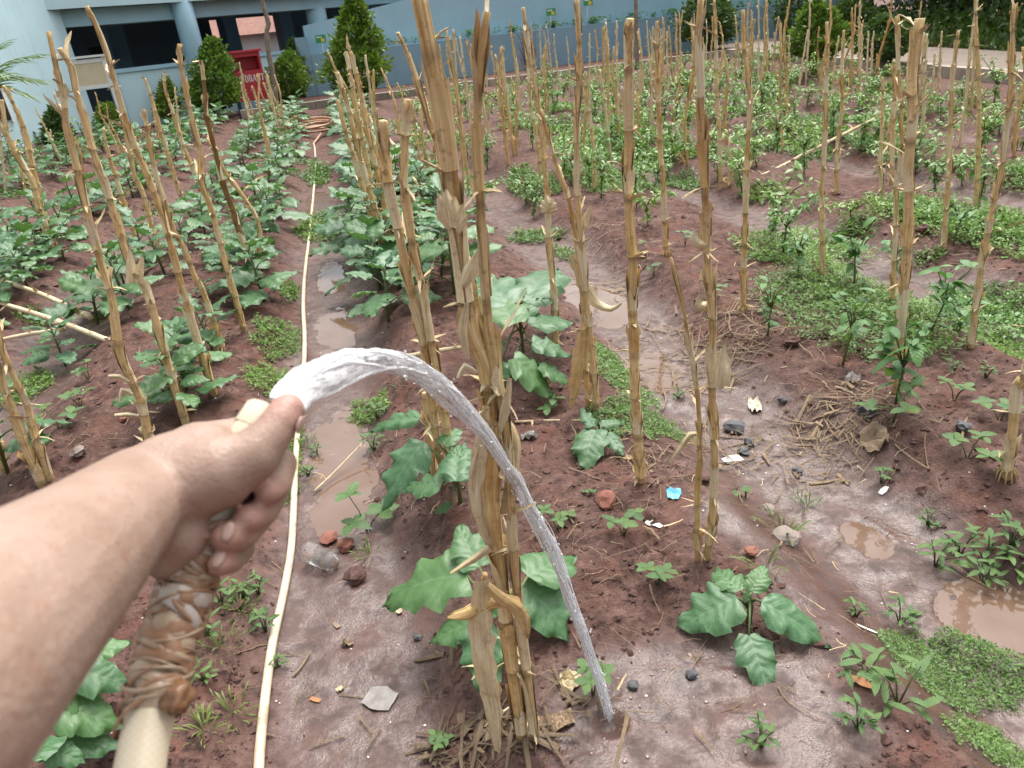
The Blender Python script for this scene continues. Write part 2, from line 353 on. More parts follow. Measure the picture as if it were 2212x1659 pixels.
for k, (px, py, rt, rs, lv) in enumerate(PUD):
    mb = MB(); a = np.linspace(0, 2 * math.pi, 40, endpoint=False); R = 1.42
    y = py + R * rs * np.sin(a); x = px + R * rt * np.cos(a) - SL * (y - py)
    mb.add(np.c_[x, y, np.full(40, lv)], [tuple(range(40))]); o = struct('puddle', mb.mesh('puddle', M['mud']))

# kerbs, path and planting strip round the field
def slab(name, pts, z0, z1, mat_):
    n = len(pts); mb = MB(); v = [[p[0], p[1], z1] for p in pts] + [[p[0], p[1], z0] for p in pts]
    mb.add(v, [tuple(range(n))] + [(i, i + n, (i + 1) % n + n, (i + 1) % n) for i in range(n)]); return mb.mesh(name, mat_, False)
def P2(dx, dy): g = G(dx, dy); return g[:2]
K1, K3 = P2(640, 240), P2(1150, 174); KC = P2(1568, 122)
dk = (KC - K1) / np.linalg.norm(KC - K1); nk = np.array([-dk[1], dk[0]])
KL = K1 - dk * 1.2
def kerb_run(A, B, width, h, n, name='kerb'):
    t = (B - A) / np.linalg.norm(B - A); m_ = np.array([-t[1], t[0]]); L = np.linalg.norm(B - A) / n
    root = struct(name, None, None)
    for i in range(n):
        a = A + t * L * i; b = A + t * (L * (i + 1) - .012); dz = random.uniform(-.008, .008)
        o = link('kerb_stone', slab('kerb_stone', [a, b, b + m_ * width, a + m_ * width], -.1, h + dz, M['conc']), root)
random.seed(4)
kerb_run(KL, KC, .16, .16, 15)
KR = np.array([7.55, 9.0]); KR2 = np.array([7.75, 3.0])
kerb_run(KC, KR, .16, .17, 14); kerb_run(KR, KR2, .16, .17, 8)
struct('path', slab('path', [KC + np.array([.14, 0]), KR + np.array([.15, 0]), KR2 + np.array([.15, 0]), KR2 + np.array([1.7, 0]), KR + np.array([2.0, 0]), KC + np.array([2.6, 0.6]), KC + np.array([2.6, 6]), KC + np.array([.4, 5.5])], -.1, .13, M['path']))
struct('planting_strip', slab('planting_strip', [KL + nk * .15, KC + nk * .15, KC + nk * 3.4, KL + nk * 3.4], -.1, .09, M['soil']))

# ------------------------------------------------------------------ buildings behind the field
def wall_box(A, B, th, z0, z1, mat_, name='wall', back=True):
    A = np.asarray(A[:2]); B = np.asarray(B[:2]); t = (B - A) / np.linalg.norm(B - A); n = np.array([-t[1], t[0]]) * th
    return slab(name, [A, B, B + n, A + n], z0, z1, mat_)
def cyl(name, p, r, z0, z1, mat_, n=20):
    mb = MB(); tube(mb, [[p[0], p[1], z] for z in np.linspace(z0, z1, 3)], r, n); return mb.mesh(name, mat_)
def beam3(name, A, B, w_, h_, mat_):
    A = np.array(A, float); B = np.array(B, float); t = B - A; L = np.linalg.norm(t); t /= L; s = np.cross(t, [0, 0, 1.]); s /= np.linalg.norm(s); u = np.cross(s, t)
    mb = MB(); v = [c + s * i * w_ / 2 + u * j * h_ / 2 for c in (A, B) for i in (-1, 1) for j in (-1, 1)]
    mb.add(v, [(0, 1, 3, 2), (4, 6, 7, 5), (0, 4, 5, 1), (2, 3, 7, 6), (0, 2, 6, 4), (1, 5, 7, 3)]); return mb.mesh(name, mat_, False)
WA, WB = P2(-260, 415), P2(217, 289)
bl = thing('school_building', 'light blue building with round columns and an open dark parking floor at the back left', 'building', (WB[0], WB[1], 0))
OFF = np.array([WB[0], WB[1], 0.])
def bp(name, me, parent=bl):
    me.transform(Matrix.Translation(Vector((-OFF).tolist()))); return link(name, me, parent)
bp('wall', wall_box(WA, WB, .3, -.2, 7, M['blue']))
tW = (WB - WA) / np.linalg.norm(WB - WA); nW = np.array([-tW[1], tW[0]])
bp('wall', wall_box(WB + nW * .301, WB + nW * 2.4, .25, -.2, 7, M['blue2']))
wd = WA + tW * (np.linalg.norm(P2(0, 340) - WA) - .25)
wn_ = bp('window', wall_box(wd - tW * .5 - nW * .03, wd + tW * .42 - nW * .03, .06, .62, 1.28, M['dark']))
for a_, b_ in ((-.56, -.5), (.42, .48)): link('window_frame', wall_box(wd + tW * a_ - nW * .045, wd + tW * b_ - nW * .045, .08, .58, 1.32, M['white']), wn_).data.transform(Matrix.Translation(Vector((-OFF).tolist())))
bp('skirting', wall_box(WA - nW * .06, WB - nW * .06, .06, -.2, .14, M['conc']))
Q0, Q1 = P2(272, 280), P2(655, 217); tq = (Q1 - Q0) / np.linalg.norm(Q1 - Q0); nq = np.array([-tq[1], tq[0]])
def zat(p, dy_px, dx_px):   # height on the upright line through p seen at pixel row
    b = np.array([p[0], p[1], 0.]); return float(on_plane(b, dx_px, dy_px)[2])
zp = zat(Q0, 150, 250); bp('parapet', wall_box(Q0, Q1, .2, -.2, zp - .08, M['blue']))
bp('parapet_cap', wall_box(Q0 - tq * .05 - nq * .04, Q1 - nq * .04, .28, zp - .079, zp, M['blue3']))
bp('pilaster', wall_box(Q0 - nq * .03, Q0 + tq * .16 - nq * .03, .03, -.2, zp - .082, M['blue3']))
c1 = Q0 + tq * (np.linalg.norm(P2(432, 250) - Q0)) + nq * .12
bp('column', cyl('column', c1 - nq * .14, .235, -.1, 3.4, M['blue3']))
c0 = WB + nW * 1.25 + tW * 1.2; bp('column', cyl('column', c0, .2, -.1, 3.4, M['blue3']))
zb = zat(Q0, 52, 230)
Qa, Qe = Q0 - tq * 1.6, Q0 + tq * 30
bp('beam', wall_box(Qa + nq * .1, Qe + nq * .1, .35, zb, zb + .32, M['blue3']))
bp('slab_edge', wall_box(Qa - nq * .25, Qe - nq * .25, .5, zb + .322, zb + 2.2, M['blue']))
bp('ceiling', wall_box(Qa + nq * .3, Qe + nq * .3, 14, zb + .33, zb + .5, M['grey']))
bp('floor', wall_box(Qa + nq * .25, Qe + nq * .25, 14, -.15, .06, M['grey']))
def a_back(dx):                            # where the sight line through photo column dx meets the back wall line
    g = G(dx, 240)[:2]; d = g / np.linalg.norm(g); B0 = Q0 + nq * 7; s_ = np.linalg.solve(np.array([[d[0], -tq[0]], [d[1], -tq[1]]]), B0); return float(s_[1])
ag0, ag1 = a_back(500), a_back(648)
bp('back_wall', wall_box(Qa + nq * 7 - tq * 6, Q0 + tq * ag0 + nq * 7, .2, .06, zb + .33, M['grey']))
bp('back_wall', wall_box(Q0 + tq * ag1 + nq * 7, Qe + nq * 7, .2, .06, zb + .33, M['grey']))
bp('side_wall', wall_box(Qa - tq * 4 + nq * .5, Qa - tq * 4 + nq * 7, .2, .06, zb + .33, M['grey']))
for a_, d_ in ((2.0, 5.0), (5.9, 6.0), (8.2, 6.5), (11.5, 6), (15.5, 6), (20, 6)):
    p_ = Q0 + tq * a_ + nq * d_; bp('pillar', wall_box(p_, p_ + tq * .45, .45, .06, zb + .33, M['blue2']))
p_ = Q0 + tq * 1.35 + nq * 4.7; bp('wall_box', wall_box(p_, p_ + tq * .32, .2, 1.35, 1.75, M['black']))
for k_, (d_, z_, r_) in enumerate(((1.3, .10, .055), (1.75, .18, .035), (2.6, .14, .07), (3.4, .2, .04))):
    mb = MB(); A_ = Q0 + tq * 1.3 + nq * d_; B_ = Q0 + tq * 26 + nq * d_
    tube(mb, [[A_[0], A_[1], zb + z_ - .02], [.5 * (A_[0] + B_[0]), .5 * (A_[1] + B_[1]), zb + z_ - .02], [B_[0], B_[1], zb + z_ - .02]], r_, 10); bp('ceiling_pipe', mb.mesh('ceiling_pipe', M['pipe'] if k_ != 1 else M['brick']))
for a_ in (2.3, 4.5, 6.6, 8.8, 11):
    p_ = Q0 + tq * a_ + nq * 1.3; bp('pipe_hanger', wall_box(p_ - tq * .02, p_ + tq * .02, .04, zb + .1, zb + .33, M['black']))
# stepped ramp wall
R0, R1 = P2(690, 214), P2(1500, 112); tr_ = (R1 - R0) / np.linalg.norm(R1 - R0); nr_ = np.array([-tr_[1], tr_[0]]); R2 = R1 + tr_ * 6.5
rw = thing('ramp_wall', 'long blue two step wall with a planted ledge across the back of the field', 'wall', (R0[0], R0[1], 0)); OFF = np.array([R0[0], R0[1], 0.])
zl = zat(R0, 118, 676); zt = zat(R0 + nr_ * .6, 55, 665)
bp('lower_wall', wall_box(R0, R2, .5, -.2, zl, M['blue2']), rw)
bp('upper_wall', (lambda mb: (mb.add([[*(R0 + nr_ * .502), -.1], [*(R2 + nr_ * .502), -.1], [*(R2 + nr_ * .502), zt + 2.4], [*(R0 + nr_ * .502), zt], [*(R0 + nr_ * .75), -.1], [*(R2 + nr_ * .75), -.1], [*(R2 + nr_ * .75), zt + 2.4], [*(R0 + nr_ * .75), zt]], [(0, 1, 2, 3), (5, 4, 7, 6), (3, 2, 6, 7), (0, 3, 7, 4), (1, 5, 6, 2)]), mb.mesh('upper_wall', M['blue3'], False))[1])(MB()), rw)
bp('end_pier', wall_box(R0 - tr_ * .32 + nr_ * .02, R0 - tr_ * .001 + nr_ * .02, .75, -.2, zl + .42, M['blue2']), rw)
cR = R0 + tr_ * .45 + nr_ * 1.0; bp('column', cyl('column', cR, .27, -.1, 3.4, M['blue3']), rw)
# red hydrant cabinet
hb = P2(557, 243); hx = tq
def local(o_loc): 
    return np.array([o_loc[0], o_loc[1], 0.])
hyd = thing('hydrant_cabinet', 'red metal hydrant cabinet with white lettering on a low blue plinth', 'hydrant box', (hb[0], hb[1], 0)); OFF = local(hb)
ang = math.atan2(tq[1], tq[0]) + math.radians(-14); th_ = np.array([math.cos(ang), math.sin(ang)]); nh_ = np.array([-th_[1], th_[0]])
zh = zat(hb, 112, 540); wdt = .68
bp('plinth', wall_box(hb - th_ * wdt * .5, hb + th_ * wdt * .5, .4, -.1, .27, M['blue2']), hyd)
for (a_, b_, z0_, z1_) in ((-.5, -.43, .271, zh), (.43, .5, .271, zh), (-.43, .43, .271, zh - .38), (-.43, .43, zh - .09, zh)):
    bp('panel', wall_box(hb + th_ * wdt * a_, hb + th_ * wdt * b_, .36, z0_, z1_, M['red']), hyd)
bp('back_panel', wall_box(hb - th_ * wdt * .43 + nh_ * .3, hb + th_ * wdt * .43 + nh_ * .3, .05, zh - .379, zh - .091, M['red']), hyd)
bp('roof', wall_box(hb - th_ * (wdt * .5 + .05) - nh_ * .05, hb + th_ * (wdt * .5 + .05) - nh_ * .05, .46, zh + .001, zh + .045, M['red']), hyd)
GL = {'H': [(0, .1, 0, 1), (.02, .24, 0, 1), (.66, .88, 0, 1), (.24, .66, .45, .57)], 'Y': 'Y', 'D': [(.08, .3, 0, 1), (.3, .65, 0, .12), (.3, .65, .88, 1), (.62, .86, .12, .88)],
      'R': [(.08, .3, 0, 1), (.3, .62, .88, 1), (.3, .62, .44, .56), (.6, .82, .54, .9), (.56, .8, 0, .46)], 'A': 'A', 'N': 'N', 'T': [(.34, .58, 0, 1), (.06, .86, .88, 1), (.06, .16, .7, .88), (.76, .86, .7, .88)]}
lw, lh = .092, .15; lz = zh - .62
for i_, ch in enumerate('HYDRANT'):
    mb = MB(); o2 = hb + th_ * (-wdt * .5 + .04 + i_ * lw) - nh_ * .004
    def quad(pts):
        v = [[*(o2 + th_ * p[0] * lw), lz + p[1] * lh] for p in pts]; mb.add(v, [(0, 1, 2, 3)])
    g_ = GL[ch]
    if g_ == 'Y': quad([(.34, 0), (.58, 0), (.58, .45), (.34, .45)]); quad([(.34, .44), (.58, .44), (.26, 1), (0, 1)]); quad([(.44, .44), (.58, .46), (.92, 1), (.8, 1)])
    elif g_ == 'A': quad([(0, 0), (.12, 0), (.5, 1), (.4, 1)]); quad([(.6, 0), (.9, 0), (.56, 1), (.36, 1)]); quad([(.2, .28), (.68, .28), (.66, .38), (.24, .38)])
    elif g_ == 'N': quad([(.06, 0), (.18, 0), (.18, 1), (.06, 1)]); quad([(.74, 0), (.86, 0), (.86, 1), (.74, 1)]); quad([(.66, 0), (.86, 0), (.28, 1), (.06, 1)])
    else:
        for (x0, x1, z0, z1) in g_: quad([(x0, z0), (x1, z0), (x1, z1), (x0, z1)])
    bp('letter', mb.mesh('letter', M['white'], False), hyd)
# notice board on two legs
nb0, nb1 = P2(213, 308), P2(268, 296); nb = .5 * (nb0 + nb1)
brd = thing('notice_board', 'empty cork notice board in a white frame on two white posts', 'notice board', (nb[0], nb[1], 0)); OFF = local(nb)
tb = (nb1 - nb0) / np.linalg.norm(nb1 - nb0); tb = np.array([.93, .37]); nb_ = np.array([-tb[1], tb[0]]); hwid = .31
zt_ = zat(nb, 128, 185); zb_ = zat(nb, 192, 205)
for s_ in (-1, 1): bp('post', wall_box(nb + tb * s_ * hwid - tb * .035, nb + tb * s_ * hwid + tb * .035, .06, -.1, zt_ + .02, M['white']), brd)
bp('cork_panel', wall_box(nb - tb * (hwid - .036), nb + tb * (hwid - .036), .03, zb_ + .06, zt_ - .06, M['board']), brd)
for z0_, z1_ in ((zb_, zb_ + .07), (zt_ - .07, zt_)): bp('frame_rail', wall_box(nb - tb * (hwid - .036) - nb_ * .012, nb + tb * (hwid - .036) - nb_ * .012, .054, z0_, z1_, M['white']), brd)
bp('roof_strip', wall_box(nb - tb * (hwid + .08) - nb_ * .06, nb + tb * (hwid + .08) - nb_ * .06, .2, zt_ + .021, zt_ + .06, M['white']), brd)
# little green signs on the wall ledge
def small_sign(dx, dy, base, label, s=.26):
    b = np.array([base[0], base[1], zl]); p = on_plane(b, dx, dy); r = thing('plant_sign', label, 'sign', (base[0], base[1], zl), 'green signs on the wall ledge'); d3 = p - b
    mb = MB(); tube(mb, [[0, 0, 0], list(d3 * .5), list(d3)], .012, 6); link('stake', mb.mesh('stake', M['white']), r)
    mb = MB(); mb.box((d3[0], d3[1] - .025, d3[2]), (s, .02, s * .7)); pl = link('sign_plate', mb.mesh('sign_plate', M['signg'], False), r)
    mb = MB(); mb.box((d3[0] + s * .2, d3[1] - .038, d3[2] - s * .12), (s * .35, .004, s * .3)); link('print', mb.mesh('print', M['signy'], False), pl)
    mb = MB(); mb.box((d3[0] - s * .12, d3[1] - .038, d3[2] + s * .16), (s * .55, .004, s * .12)); link('print', mb.mesh('print', M['white'], False), pl)
def ledge_pt(dx):
    best = min(np.linspace(0, np.linalg.norm(R2 - R0), 300), key=lambda s_: abs((lambda v: W / 2 + FPX * (v @ RT) / (v @ FW))(np.array([*(R0 + tr_ * s_ + nr_ * .2), zl]) - CAM) - dx)); return R0 + tr_ * best + nr_ * .2
small_sign(693, 84, ledge_pt(698), 'small green sign on a stake beside the pier of the ramp wall')
small_sign(1190, 26, ledge_pt(1190), 'small green sign on a stake above the bare reddish shrub on the wall ledge')
small_sign(1270, 4, ledge_pt(1266), 'small green sign at the top edge of the picture between two tall stalks')
mb = MB(); rng = np.random.default_rng(8)
for k in range(260):
    s_ = rng.uniform(1, np.linalg.norm(R2 - R0) - 3); s_ = s_ + .3 * math.sin(s_ * 5); p = np.array([*(R0 + tr_ * s_ + nr_ * rng.uniform(.05, .45)), zl])
    for q in range(4):
        a = rng.uniform(0, 6.28); d = np.array([math.cos(a), math.sin(a), 0]); l = rng.uniform(.05, .13); b = p + [0, 0, rng.uniform(.0, .16)]
        e = np.array([-d[1], d[0], 0]) * l * .3; mb.add([b, b + d * l * .5 + e + [0, 0, .04], b + d * l + [0, 0, .02], b + d * l * .5 - e + [0, 0, .04]], [(0, 1, 2, 3)])
o = link('ledge_weeds', mb.mesh('ledge_weeds', M['chilli'])); tag(o, 'low green weeds growing along the ledge of the ramp wall', 'weeds', kind='stuff')
# house with a red roof seen through the open floor
hs_ = thing('tiled_house', 'pale house with a reddish tiled roof seen through the open parking floor', 'house', (-9.5, 42, 0)); OFF = np.array([-9.5, 42, 0.])
mb = MB(); mb.box((0, 0, .8), (14, 5, 2.0)); link('wall', mb.mesh('wall', M['white'], False), hs_)
mb = MB(); mb.add([[-7.6, -3.2, 1.81], [7.6, -3.2, 1.81], [7.6, 0, 4.2], [-7.6, 0, 4.2], [-7.6, 3.2, 1.81], [7.6, 3.2, 1.81]], [(0, 1, 2, 3), (3, 2, 5, 4), (0, 3, 4), (1, 5, 2)]); link('roof', mb.mesh('roof', M['roof'], False), hs_)
# ------------------------------------------------------------------ trees and shrubs behind the field
def leaf_cloud(mb, n, pos_fn, size, rng, up=.3):
    p, out = pos_fn(rng, n); n = len(p); a = rng.normal(size=(n, 3)) * .7 + out + [0, 0, up]; a /= np.linalg.norm(a, axis=1)[:, None]
    s = np.cross(a, rng.normal(size=(n, 3))); s /= np.linalg.norm(s, axis=1)[:, None] + 1e-9; l = (size * rng.uniform(.6, 1.3, n))[:, None]
    v = np.stack([p, p + a * l * .5 + s * l * .24, p + a * l, p + a * l * .5 - s * l * .24], 1).reshape(-1, 3)
    mb.add(v, [(4 * i, 4 * i + 1, 4 * i + 2, 4 * i + 3) for i in range(n)])
def shrub(dx, dyb, dyt, wpx, label, mt='shrub', n=2600, shape='cone', seed=0, leaf=.10, dxt=None, z0=0.0, trunk=.10, group='clipped shrubs along the back walls'):
    rng = np.random.default_rng(seed); b = G(dx, dyb, z0); top = on_plane(b, dx if dxt is None else dxt, dyt); hgt_ = top[2] - z0
    wid = wpx / FPX * depth_of(b) * .5; ax = (top - b) / hgt_
    r = thing('shrub', label, 'shrub', b, group); ph = rng.uniform(0, 6.28, 5)
    def prof(t):
        t = np.clip(t, 0, 1)
        if shape == 'cone': return np.where(t < .22, np.minimum(1, (t / .22) ** .6), (np.maximum(0, 1 - t) / .78) ** .62)
        return np.sin(math.pi * t ** .8).clip(0, 1) ** .7
    def pos(rg, n_):
        t = rg.uniform(0, 1, n_ * 3); t = t[rg.uniform(0, 1, n_ * 3) < .15 + prof(t)][:n_]; n_ = len(t); a = rg.uniform(0, 6.28, n_); q = rg.uniform(.25, 1, n_) ** .5
        R = wid * prof(t) * (1 + .20 * np.sin(3 * a + ph[0] + 6 * t) + .15 * np.sin(7 * a + ph[1] - 17 * t) + .12 * np.sin(23 * t + ph[2] + 2 * a) + .10 * rg.normal(size=n_)) * q
        return ax[None] * (hgt_ * (trunk + (1 - trunk) * t))[:, None] + np.c_[np.cos(a) * R, np.sin(a) * R, np.zeros(n_)], np.c_[np.cos(a), np.sin(a), np.full(n_, .25)]
    mb = MB(); leaf_cloud(mb, n, pos, leaf, rng); c = link('crown', mb.mesh('crown', M[mt]), r); c['kind'] = 'stuff'
    mb = MB(); tube(mb, [np.zeros(3), ax * hgt_ * .3, ax * hgt_ * .75], [.05, .04, .015], 7)
    for k in range(9):
        a = rng.uniform(0, 6.28); t = rng.uniform(.08, .5); e = ax * hgt_ * (t + .2) + np.array([math.cos(a), math.sin(a), 0]) * wid * .6 * prof(t + .2)
        tube(mb, [ax * hgt_ * t, .5 * (ax * hgt_ * t + e) + [0, 0, .03], e], [.018, .012, .006], 5)
    link('trunk', mb.mesh('trunk', M['bark']), r); return r
shrub(776, 232, -8, 128, 'tall bright green conical shrub standing before the blue ramp wall', n=7000, seed=1, leaf=.11, dxt=762)
shrub(468, 258, 82, 112, 'rounded conical green shrub partly hiding the red cabinet', n=5200, seed=2, leaf=.10, dxt=455)
shrub(622, 232, 112, 78, 'lower round green shrub right of the red cabinet', n=3000, seed=3, leaf=.10, shape='egg')
shrub(650, 218, 85, 52, 'slim green shrub behind the round shrub by the pier', n=1800, seed=4, leaf=.10, dxt=632)
shrub(366, 268, 168, 56, 'small light green shrub before the parapet wall', n=1500, seed=5, leaf=.09, dxt=357)
shrub(130, 330, 232, 54, 'dark narrow shrub against the left wall below the cracks', 'shrubd', 1500, seed=6, leaf=.10, dxt=113)
shrub(243, 300, 222, 54, 'small yellowish shrub under the notice board', n=1200, seed=7, leaf=.08, dxt=228, shape='egg')
shrub(1530, 118, -25, 118, 'dark green rounded shrub at the right end of the blue wall', 'shrubd', 5200, seed=8, leaf=.12, shape='egg')
shrub(1762, 165, 2, 120, 'bright green conical shrub beside the concrete path', 'shrub', 4200, seed=9, leaf=.10, trunk=.22)
shrub(1908, 160, 35, 92, 'dull olive shrub on thin stems beside the path', 'shrubd', 2600, seed=10, leaf=.10, trunk=.22, shape='egg')
shrub(1722, 92, -30, 90, 'dark bush behind the bright shrub at the wall end', 'shrubd', 2200, seed=11, leaf=.13, shape='egg')
shrub(1840, 92, 0, 110, 'blue green bush between the wall end and the dark trees', 'shrubd', 2600, seed=12, leaf=.13, shape='egg')
def bare_bush(dx, dyb, dyt, wpx):
    rng = np.random.default_rng(31); b = G(dx, dyb); top = on_plane(b, dx, dyt)[2]; wid = wpx / FPX * depth_of(b) * .5
    r = thing('bare_shrub', 'bare reddish twiggy shrub in front of the blue ramp wall', 'shrub', b); mb = MB()
    for k in range(46):
        a = rng.uniform(0, 6.28); q = rng.uniform(.1, 1); h_ = top * rng.uniform(.45, 1) * (1.1 - .5 * q); e = np.array([math.cos(a) * wid * q, math.sin(a) * wid * q, h_])
        tube(mb, [[0, 0, .05], e * [.35, .35, .5], e], [.008, .006, .003], 4)
        for j in range(7):
            s = e * rng.uniform(.4, .95); d = rng.normal(size=3) * .12 + [0, 0, .1]; tube(mb, [s, s + d * .6, s + d], [.004, .003, .002], 3)
    link('twigs', mb.mesh('twigs', mk('red_twig', (.17, .09, .09), .8)[0]), r)['kind'] = 'stuff'
bare_bush(1145, 170, 42, 62)
def big_tree(x, y, h_, rad, label, n, seed, leaf=.28, mt='darkleaf', low=.02, group='dark trees right of the path'):
    rng = np.random.default_rng(seed); r = thing('tree', label, 'tree', (x, y, 0), group); C_ = [(rng.uniform(-.6, .6) * rad, rng.uniform(-.6, .6) * rad, h_ * rng.uniform(low + .1, 1), rad * rng.uniform(.3, .6)) for _ in range(26)]
    def pos(rg, n_):
        c = np.array(C_)[rg.integers(len(C_), size=n_)]; d = rg.normal(size=(n_, 3)); d /= np.linalg.norm(d, axis=1)[:, None]; return np.maximum(c[:, :3] + d * (c[:, 3] * rg.uniform(.5, 1, n_))[:, None], [-99, -99, low * h_]), d
    mb = MB(); leaf_cloud(mb, n, pos, leaf, rng); link('crown', mb.mesh('crown', M[mt]), r)['kind'] = 'stuff'
    mb = MB(); tube(mb, [[0, 0, 0], [.1, 0, h_ * .4], [0, .1, h_ * .8]], [.2, .15, .06], 8)
    for c in C_[:10]: tube(mb, [[0, 0, h_ * .3], [c[0] * .5, c[1] * .5, h_ * .35 + c[2] * .3], list(c[:3])], [.07, .05, .02], 5)
    link('trunk', mb.mesh('trunk', M['bark']), r)
for k, (x, y, h_, rad, lb) in enumerate([(12.3, 20.5, 5.5, 2.6, 'dark dense tree nearest the end of the blue wall'), (12.6, 16.6, 5.5, 2.6, 'very dark tree in the middle of the bank beside the path'), (12.2, 12.8, 5.2, 2.4, 'dark tree at the right edge behind the path'), (15.5, 25, 6, 3.2, 'dark tree far behind the path at the wall end'), (16, 18, 6.5, 3.2, 'shadowy tree behind the bank right of the path'), (15.2, 13, 6, 3, 'shadowy tree behind the right edge of the path')]):
    big_tree(x, y, h_, rad, lb, 5200, 40 + k)
mb = MB(); rng = np.random.default_rng(50)
def bank_pos(rg, n_):
    y = rg.uniform(6, 22, n_); x = 9.4 + .03 * (y - 9) + rg.uniform(0, 2.6, n_); return np.c_[x, y, .05 + .38 * (x - 9.4) * rg.uniform(.3, 1.1, n_)], np.tile([-.4, -.3, .5], (n_, 1))
leaf_cloud(mb, 9000, bank_pos, .16, rng); tag(link('bank_undergrowth', mb.mesh('bank_undergrowth', M['shrubd'])), 'low green undergrowth on the bank beyond the path', 'undergrowth', kind='stuff')
# palm fronds at the left edge
def palm():
    b = G(-105, 425); r = thing('palm', 'young palm with drooping feathery fronds at the left edge', 'palm', b); rng = np.random.default_rng(12)
    mb = MB(); hc = on_plane(b, -60, 215); d0 = hc - b; tube(mb, [np.zeros(3), d0 * .5, d0], [.09, .07, .05], 8); link('trunk', mb.mesh('trunk', M['bark']), r)
    tips = [(60, 175, .3), (62, 203, .0), (52, 152, -.4), (40, 120, .5), (10, 90, 0), (-150, 120, .5), (-200, 190, -.4), (-120, 60, .6), (-60, 60, -.6), (30, 250, -.8)]
    for (tx, ty, dd) in tips:
        mb = MB(); T_ = on_plane(b, tx, ty) - b + np.array([0, dd, 0]); mid = .5 * (d0 + T_) + [0, 0, .14]
        P = smooth_path([d0, mid, T_], .05); tube(mb, P, np.linspace(.012, .003, len(P)), 5)
        Tn, U_, B_ = frames(P); n = len(P)
        for i in range(2, n):
            for s_ in (-1, 1):
                l = .42 * (1 - .5 * i / n); d = Tn[i] * .9 + np.cross(Tn[i], [0, 0, 1.]) * s_ * .75 + np.array([0, 0, -.25]) + rng.normal(size=3) * .08; d /= np.linalg.norm(d)
                w_ = np.cross(d, [0, 0, 1.]) * .016; e = P[i] + d * l + [0, 0, -.08 * l]; mb.add([P[i] - w_ * .4, P[i] + d * l * .45 - w_, e, P[i] + d * l * .45 + w_, ], [(0, 1, 2, 3)])
        link('frond', mb.mesh('frond', M['palm']), r)
palm()
def pole(label, pts, wpx, mt, name='wooden_pole'):
    b = G(*pts[0]); r = np.array([on_plane(b, *p) for p in pts]); rad = wpx / FPX * depth_of(b) / 2; mb = MB()
    P = smooth_path(r - b, .12); rr = rad * np.linspace(1.1, .8, len(P)) * (1 + .08 * np.sin(np.arange(len(P)) * 1.9)); tube(mb, P, rr, 9); tag(link(name, mb.mesh(name, M[mt]), None, b), label, 'pole')
pole('crooked grey wooden pole standing right of the red cabinet', [Z(2, 215, 900), Z(2, 190, 640), Z(2, 150, 420), Z(2, 135, 250), Z(2, 150, 190), Z(2, 110, 60), Z(2, 80, -80)], 11, 'bark')
pole('straight grey pole in front of the blue ramp wall', [Z(3, 1105, 560), Z(3, 1100, 300), Z(3, 1092, 0), Z(3, 1088, -120)], 9, 'bark')

# ------------------------------------------------------------------ dry corn stalks
def blade(mb, p, d0, up, L, w_, curl, rng, n=9, torn=.5, droop=1.0, tw=0.0):
    d = np.array(d0, float); d /= np.linalg.norm(d); pos = np.array(p, float); s = np.cross(d, up); s /= np.linalg.norm(s) + 1e-9
    v = []; uv = []; st = L / (n - 1)
    for i in range(n):
        t = i / (n - 1); wd_ = w_ * (math.sin(math.pi * min(1, .25 + .75 * t)) ** .7) * (1 - .35 * t) * (1 + torn * .4 * rng.normal() * (.2 + t)) ; wd_ = max(wd_, .002)
        nn = np.cross(s, d); cup = curl * wd_
        for k, q in enumerate((-1, -.35, .35, 1)): v.append(pos + s * q * wd_ * .5 + nn * cup * (q * q - .4)); uv.append(((q + 1) * .12, t * L))
        d = d + np.array([0, 0, -1]) * droop * st * 6 * (.3 + t) + rng.normal(size=3) * .10; d /= np.linalg.norm(d)
        s = s + rng.normal(size=3) * .12 + nn * tw * .2; s = s - d * (s @ d); s /= np.linalg.norm(s) + 1e-9; pos = pos + d * st
    mb.add(v, grid_faces(n, 4), uv)
def sheath(mb, P, r, a0, arc, rng, flare=.5, nseg=9):
    T, U_, B_ = frames(P); n = len(P); v = []; uv = []; L = np.r_[0, np.cumsum(np.linalg.norm(np.diff(P, axis=0), axis=1))]
    tear = [rng.uniform(.2, 1.3) for _ in range(nseg)]; lift = rng.uniform(.0, .006, 2); wav = rng.uniform(0, 6.28, 2); loose = rng.uniform(0, .25)
    for i in range(n):
        t = i / (n - 1); half = arc * .5 * (1 - .35 * t ** 2)
        for k in range(nseg):
            q = k / (nseg - 1) * 2 - 1; th = a0 + q * half; R = r[i] * (1.015 + (.05 + loose * .5) * t + flare * max(0, t - .6) ** 1.5 * 2.6 * (.4 + abs(q)) + .05 * math.sin(wav[0] + 5 * q + 4 * t)) + (.0010 + lift[0 if q < 0 else 1] * abs(q) ** 3 * (.4 + t))
            tt = min(1, t / 1) ; pp = P[i] if t < .75 else P[i] + (P[i] - P[i - 1]) * (tear[k] - .75) * 9 * (t - .75)
            v.append(pp + R * (math.cos(th) * U_[i] + math.sin(th) * B_[i])); uv.append((.5 + q * .35, L[i]))
    mb.add(v, grid_faces(n, nseg), uv)
